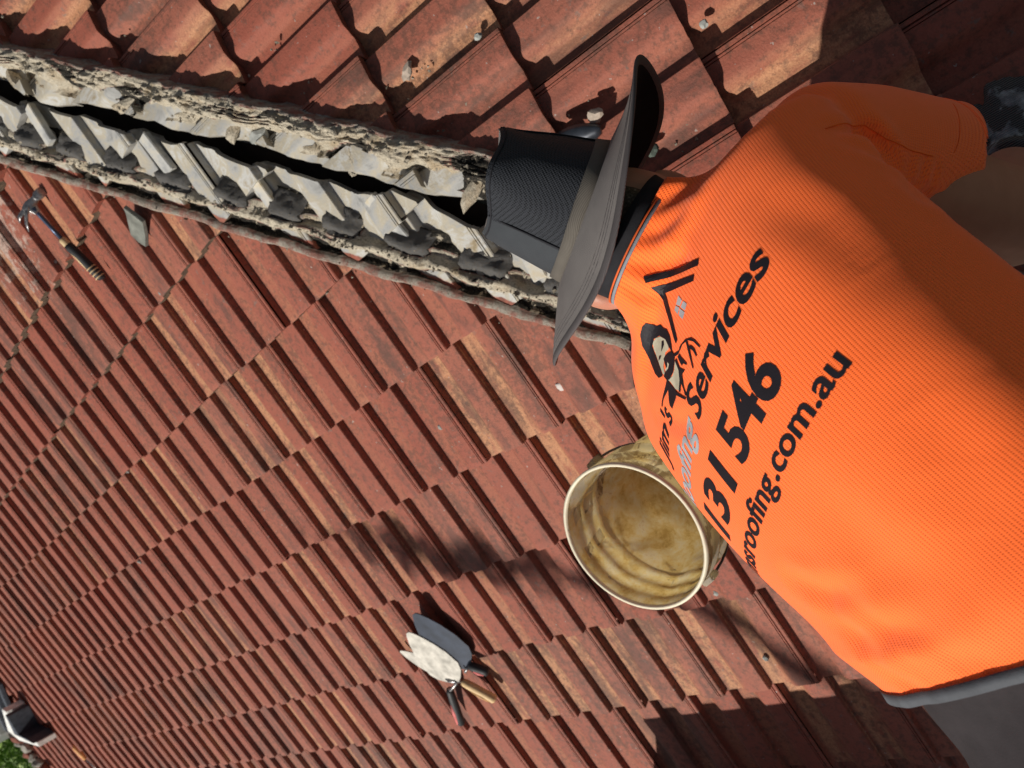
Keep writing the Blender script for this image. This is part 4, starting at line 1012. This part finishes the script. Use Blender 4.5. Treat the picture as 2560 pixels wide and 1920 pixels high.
mb = MB(); quadbox(mb, [(1.31, -5.47), (1.345, -5.44), (1.52, -5.68), (1.66, -5.46), (1.70, -5.50), (1.60, -5.82), (1.49, -5.86)], .02, .15); mb.build('bracket_plate', M_WHT, brk, False, .004)
mb = MB(); quadbox(mb, [(1.36, -5.43), (1.38, -5.42), (1.545, -5.60), (1.60, -5.50), (1.655, -5.46), (1.53, -5.68)], .02, .17); mb.build('bracket_flange', M_ZDK, brk, False, .003)
# rubble and broken capping along the verge
va, vb_ = V((1.52, -6.28, 0)), V((2.2, -6.75, 0))
M_RUB = plain('weathered_rubble', (.26, .24, .21), .9, .1, 0, .5, 14, .6, 90)
M_RUBR = plain('red_rubble', (.20, .08, .06), .9, .1, 0, .5, 14, .6, 90)
for i in range(16):
    f = i / 15.; x, y = 1.42 + .85 * f, -6.20 - .60 * f
    rock('verge_rubble', onA(x, y + random.uniform(-.1, .1), .05), (random.uniform(.04, .08), .04, .035), M_RUB if i % 3 else M_RUBR, 'broken piece of old capping along the far verge beside the green tree', 'rubble', seed=i * 1.7, nrm=NA, group='broken capping pieces along the far verge', rz=random.uniform(0, 3))

# ------------------------------------------------------------------ tree beyond the verge
M_LEAF = Mat('leaf', .6, .3); M_LEAF.b.inputs['Transmission Weight'].default_value = 0
M_LEAF.col(M_LEAF.ramp(M_LEAF.n('ShaderNodeObjectInfo').outputs['Random'], [(0, (.05, .11, .02)), (1, (.05, .11, .02))]))
ln_ = M_LEAF.noise(3., 4); M_LEAF.col(M_LEAF.ramp(ln_, [(.3, (.06, .14, .02)), (.5, (.17, .30, .05)), (.7, (.36, .48, .12))])); M_LEAF = M_LEAF.m
M_BARK = plain('bark', (.12, .09, .065), .9, .1, 0, .3, 12, .6, 40)
def leaves(mb, c, R_, n, size, rng):
    for _ in range(n):
        d = V((rng.gauss(0, 1), rng.gauss(0, 1), rng.gauss(0, 1))).normalized(); p = V(c) + V((d.x * R_[0], d.y * R_[1], d.z * R_[2])) * (rng.random() ** .4)
        a = V((rng.gauss(0, 1), rng.gauss(0, 1), rng.gauss(0, .6))).normalized(); b = a.cross(V((rng.gauss(0, 1), rng.gauss(0, 1), rng.gauss(0, 1)))).normalized(); s_ = size * rng.uniform(.6, 1.3)
        mb.add([p - a * s_, p + b * s_ * .35, p + a * s_, p - b * s_ * .35], [(0, 1, 2, 3)])
tree = empty('leafy_tree', (1.6, -9.2, -4.0), 'bright green leafy tree growing beyond the far verge of the roof', 'tree')
rg_ = random.Random(11); mb = MB()
for c, r, n in (((1.7, -9.1, -1.3), (1.5, 1.3, 1.0), 12000), ((2.4, -9.0, -2.0), (1.3, 1.3, 1.1), 6000), ((.6, -9.8, -.9), (1.2, 1.2, .9), 5000), ((1.9, -8.2, -2.3), (1.1, .9, .9), 6000)):
    for q_ in range(9):
        cc_ = V(c) + V((rg_.uniform(-.8, .8) * r[0], rg_.uniform(-.8, .8) * r[1], rg_.uniform(-.7, .7) * r[2])); leaves(mb, cc_, (.5, .5, .4), n // 9, .045, rg_)
me = mesh('crown', mb.v, mb.f); link('crown', me, M_LEAF, tree)
mb = MB(); mb.tube([(1.6, -9.2, -4.0), (1.62, -9.2, -3.2), (1.5, -9.25, -2.4), (1.4, -9.2, -1.5)], [.16, .12, .09, .04], 12)
for e_ in ((2.4, -9., -2.1), (.7, -9.7, -1.1), (1.9, -8.4, -2.2)): mb.tube([(1.55, -9.2, -2.9), V((1.55, -9.2, -2.9)).lerp(V(e_), .5) + V((0, 0, .1)), e_], [.07, .05, .02], 8)
mb.build('trunk', M_BARK, tree, True)

# ------------------------------------------------------------------ out of frame: unseen brick block added to cast a shadow, and a branch
M_BRICK = Mat('brickwork', .9, .15); bt = M_BRICK.n('ShaderNodeTexBrick'); bt.inputs['Scale'].default_value = 4.5; bt.inputs['Color1'].default_value = (.30, .10, .06, 1); bt.inputs['Color2'].default_value = (.22, .08, .05, 1); bt.inputs['Mortar'].default_value = (.42, .38, .33, 1); M_BRICK.l(M_BRICK.co(), bt.inputs['Vector']); M_BRICK.col(bt.outputs[0]); M_BRICK = M_BRICK.m
ch = empty('brick_blocker', onA(2.98, .06, -.1), 'red brick chimney added unseen on the left slope to cast its shadow into frame', 'blocker')
mb = MB(); mb.box(onA(2.98, .065, .33), V((.24, 0, 0)), V((0, .40, 0)), V((0, 0, .43))); mb.build('blocker_stack', M_BRICK, ch)
mb = MB(); mb.box(onA(2.98, .065, .78), V((.27, 0, 0)), V((0, .43, 0)), V((0, 0, .03))); mb.build('blocker_cap', M_CUT, ch, bevel=.008)
br = empty('overhanging_branch', V((1.45, -.35, -.45)) + L * 6.5, 'thin leafy branch overhanging the roof out of frame', 'branch')
bc = V((1.45, -.35, -.45)) + L * 6.5; bdir = (V((1.73, .1, 0)) - V((1.08, -.87, 0))).normalized()
mb = MB(); mb.tube([bc - bdir * .15 + V((0, 0, .02)), bc, bc + bdir * .35, bc + bdir * .8, bc + bdir * 2.5 + V((.5, -.5, -.3))], [.010, .018, .022, .03, .05], 8); mb.build('limb', M_BARK, br, True)
mb = MB(); leaves(mb, bc - bdir * .10, (.13, .10, .05), 130, .035, rg_); leaves(mb, bc - bdir * .30, (.12, .07, .05), 70, .03, rg_); leaves(mb, bc + bdir * .05, (.12, .06, .05), 110, .04, rg_); leaves(mb, bc + bdir * .40, (.12, .10, .05), 60, .035, rg_); leaves(mb, bc + bdir * .22, (.14, .11, .05), 150, .04, rg_); leaves(mb, bc + bdir * .62, (.07, .07, .04), 30, .035, rg_); leaves(mb, bc - bdir * .45, (.14, .10, .05), 22, .03, rg_)
link('foliage', mesh('foliage', mb.v, mb.f), M_LEAF, br)

# ------------------------------------------------------------------ ground and house walls under the roof
M_GRASS = plain('garden_ground', (.07, .10, .035), .95, .1, 0, .4, 2)
mb = MB(); mb.add([(-300, -300, -4.2), (300, -300, -4.2), (300, 300, -4.2), (-300, 300, -4.2)], [(0, 1, 2, 3)]); tag(mb.build('ground', M_GRASS), kind='structure')
M_WALL = plain('house_render', (.45, .42, .36), .9, .1)
house = empty('house_walls', (0, -1.5, -4.2), 'rendered house walls carrying the tiled roof', 'house')
mb = MB(); mb.box((-1.6, -1.8, -2.75), V((4.3, 0, 0)), V((0, 4.4, 0)), V((0, 0, 1.44))); mb.build('wall', M_WALL, house)
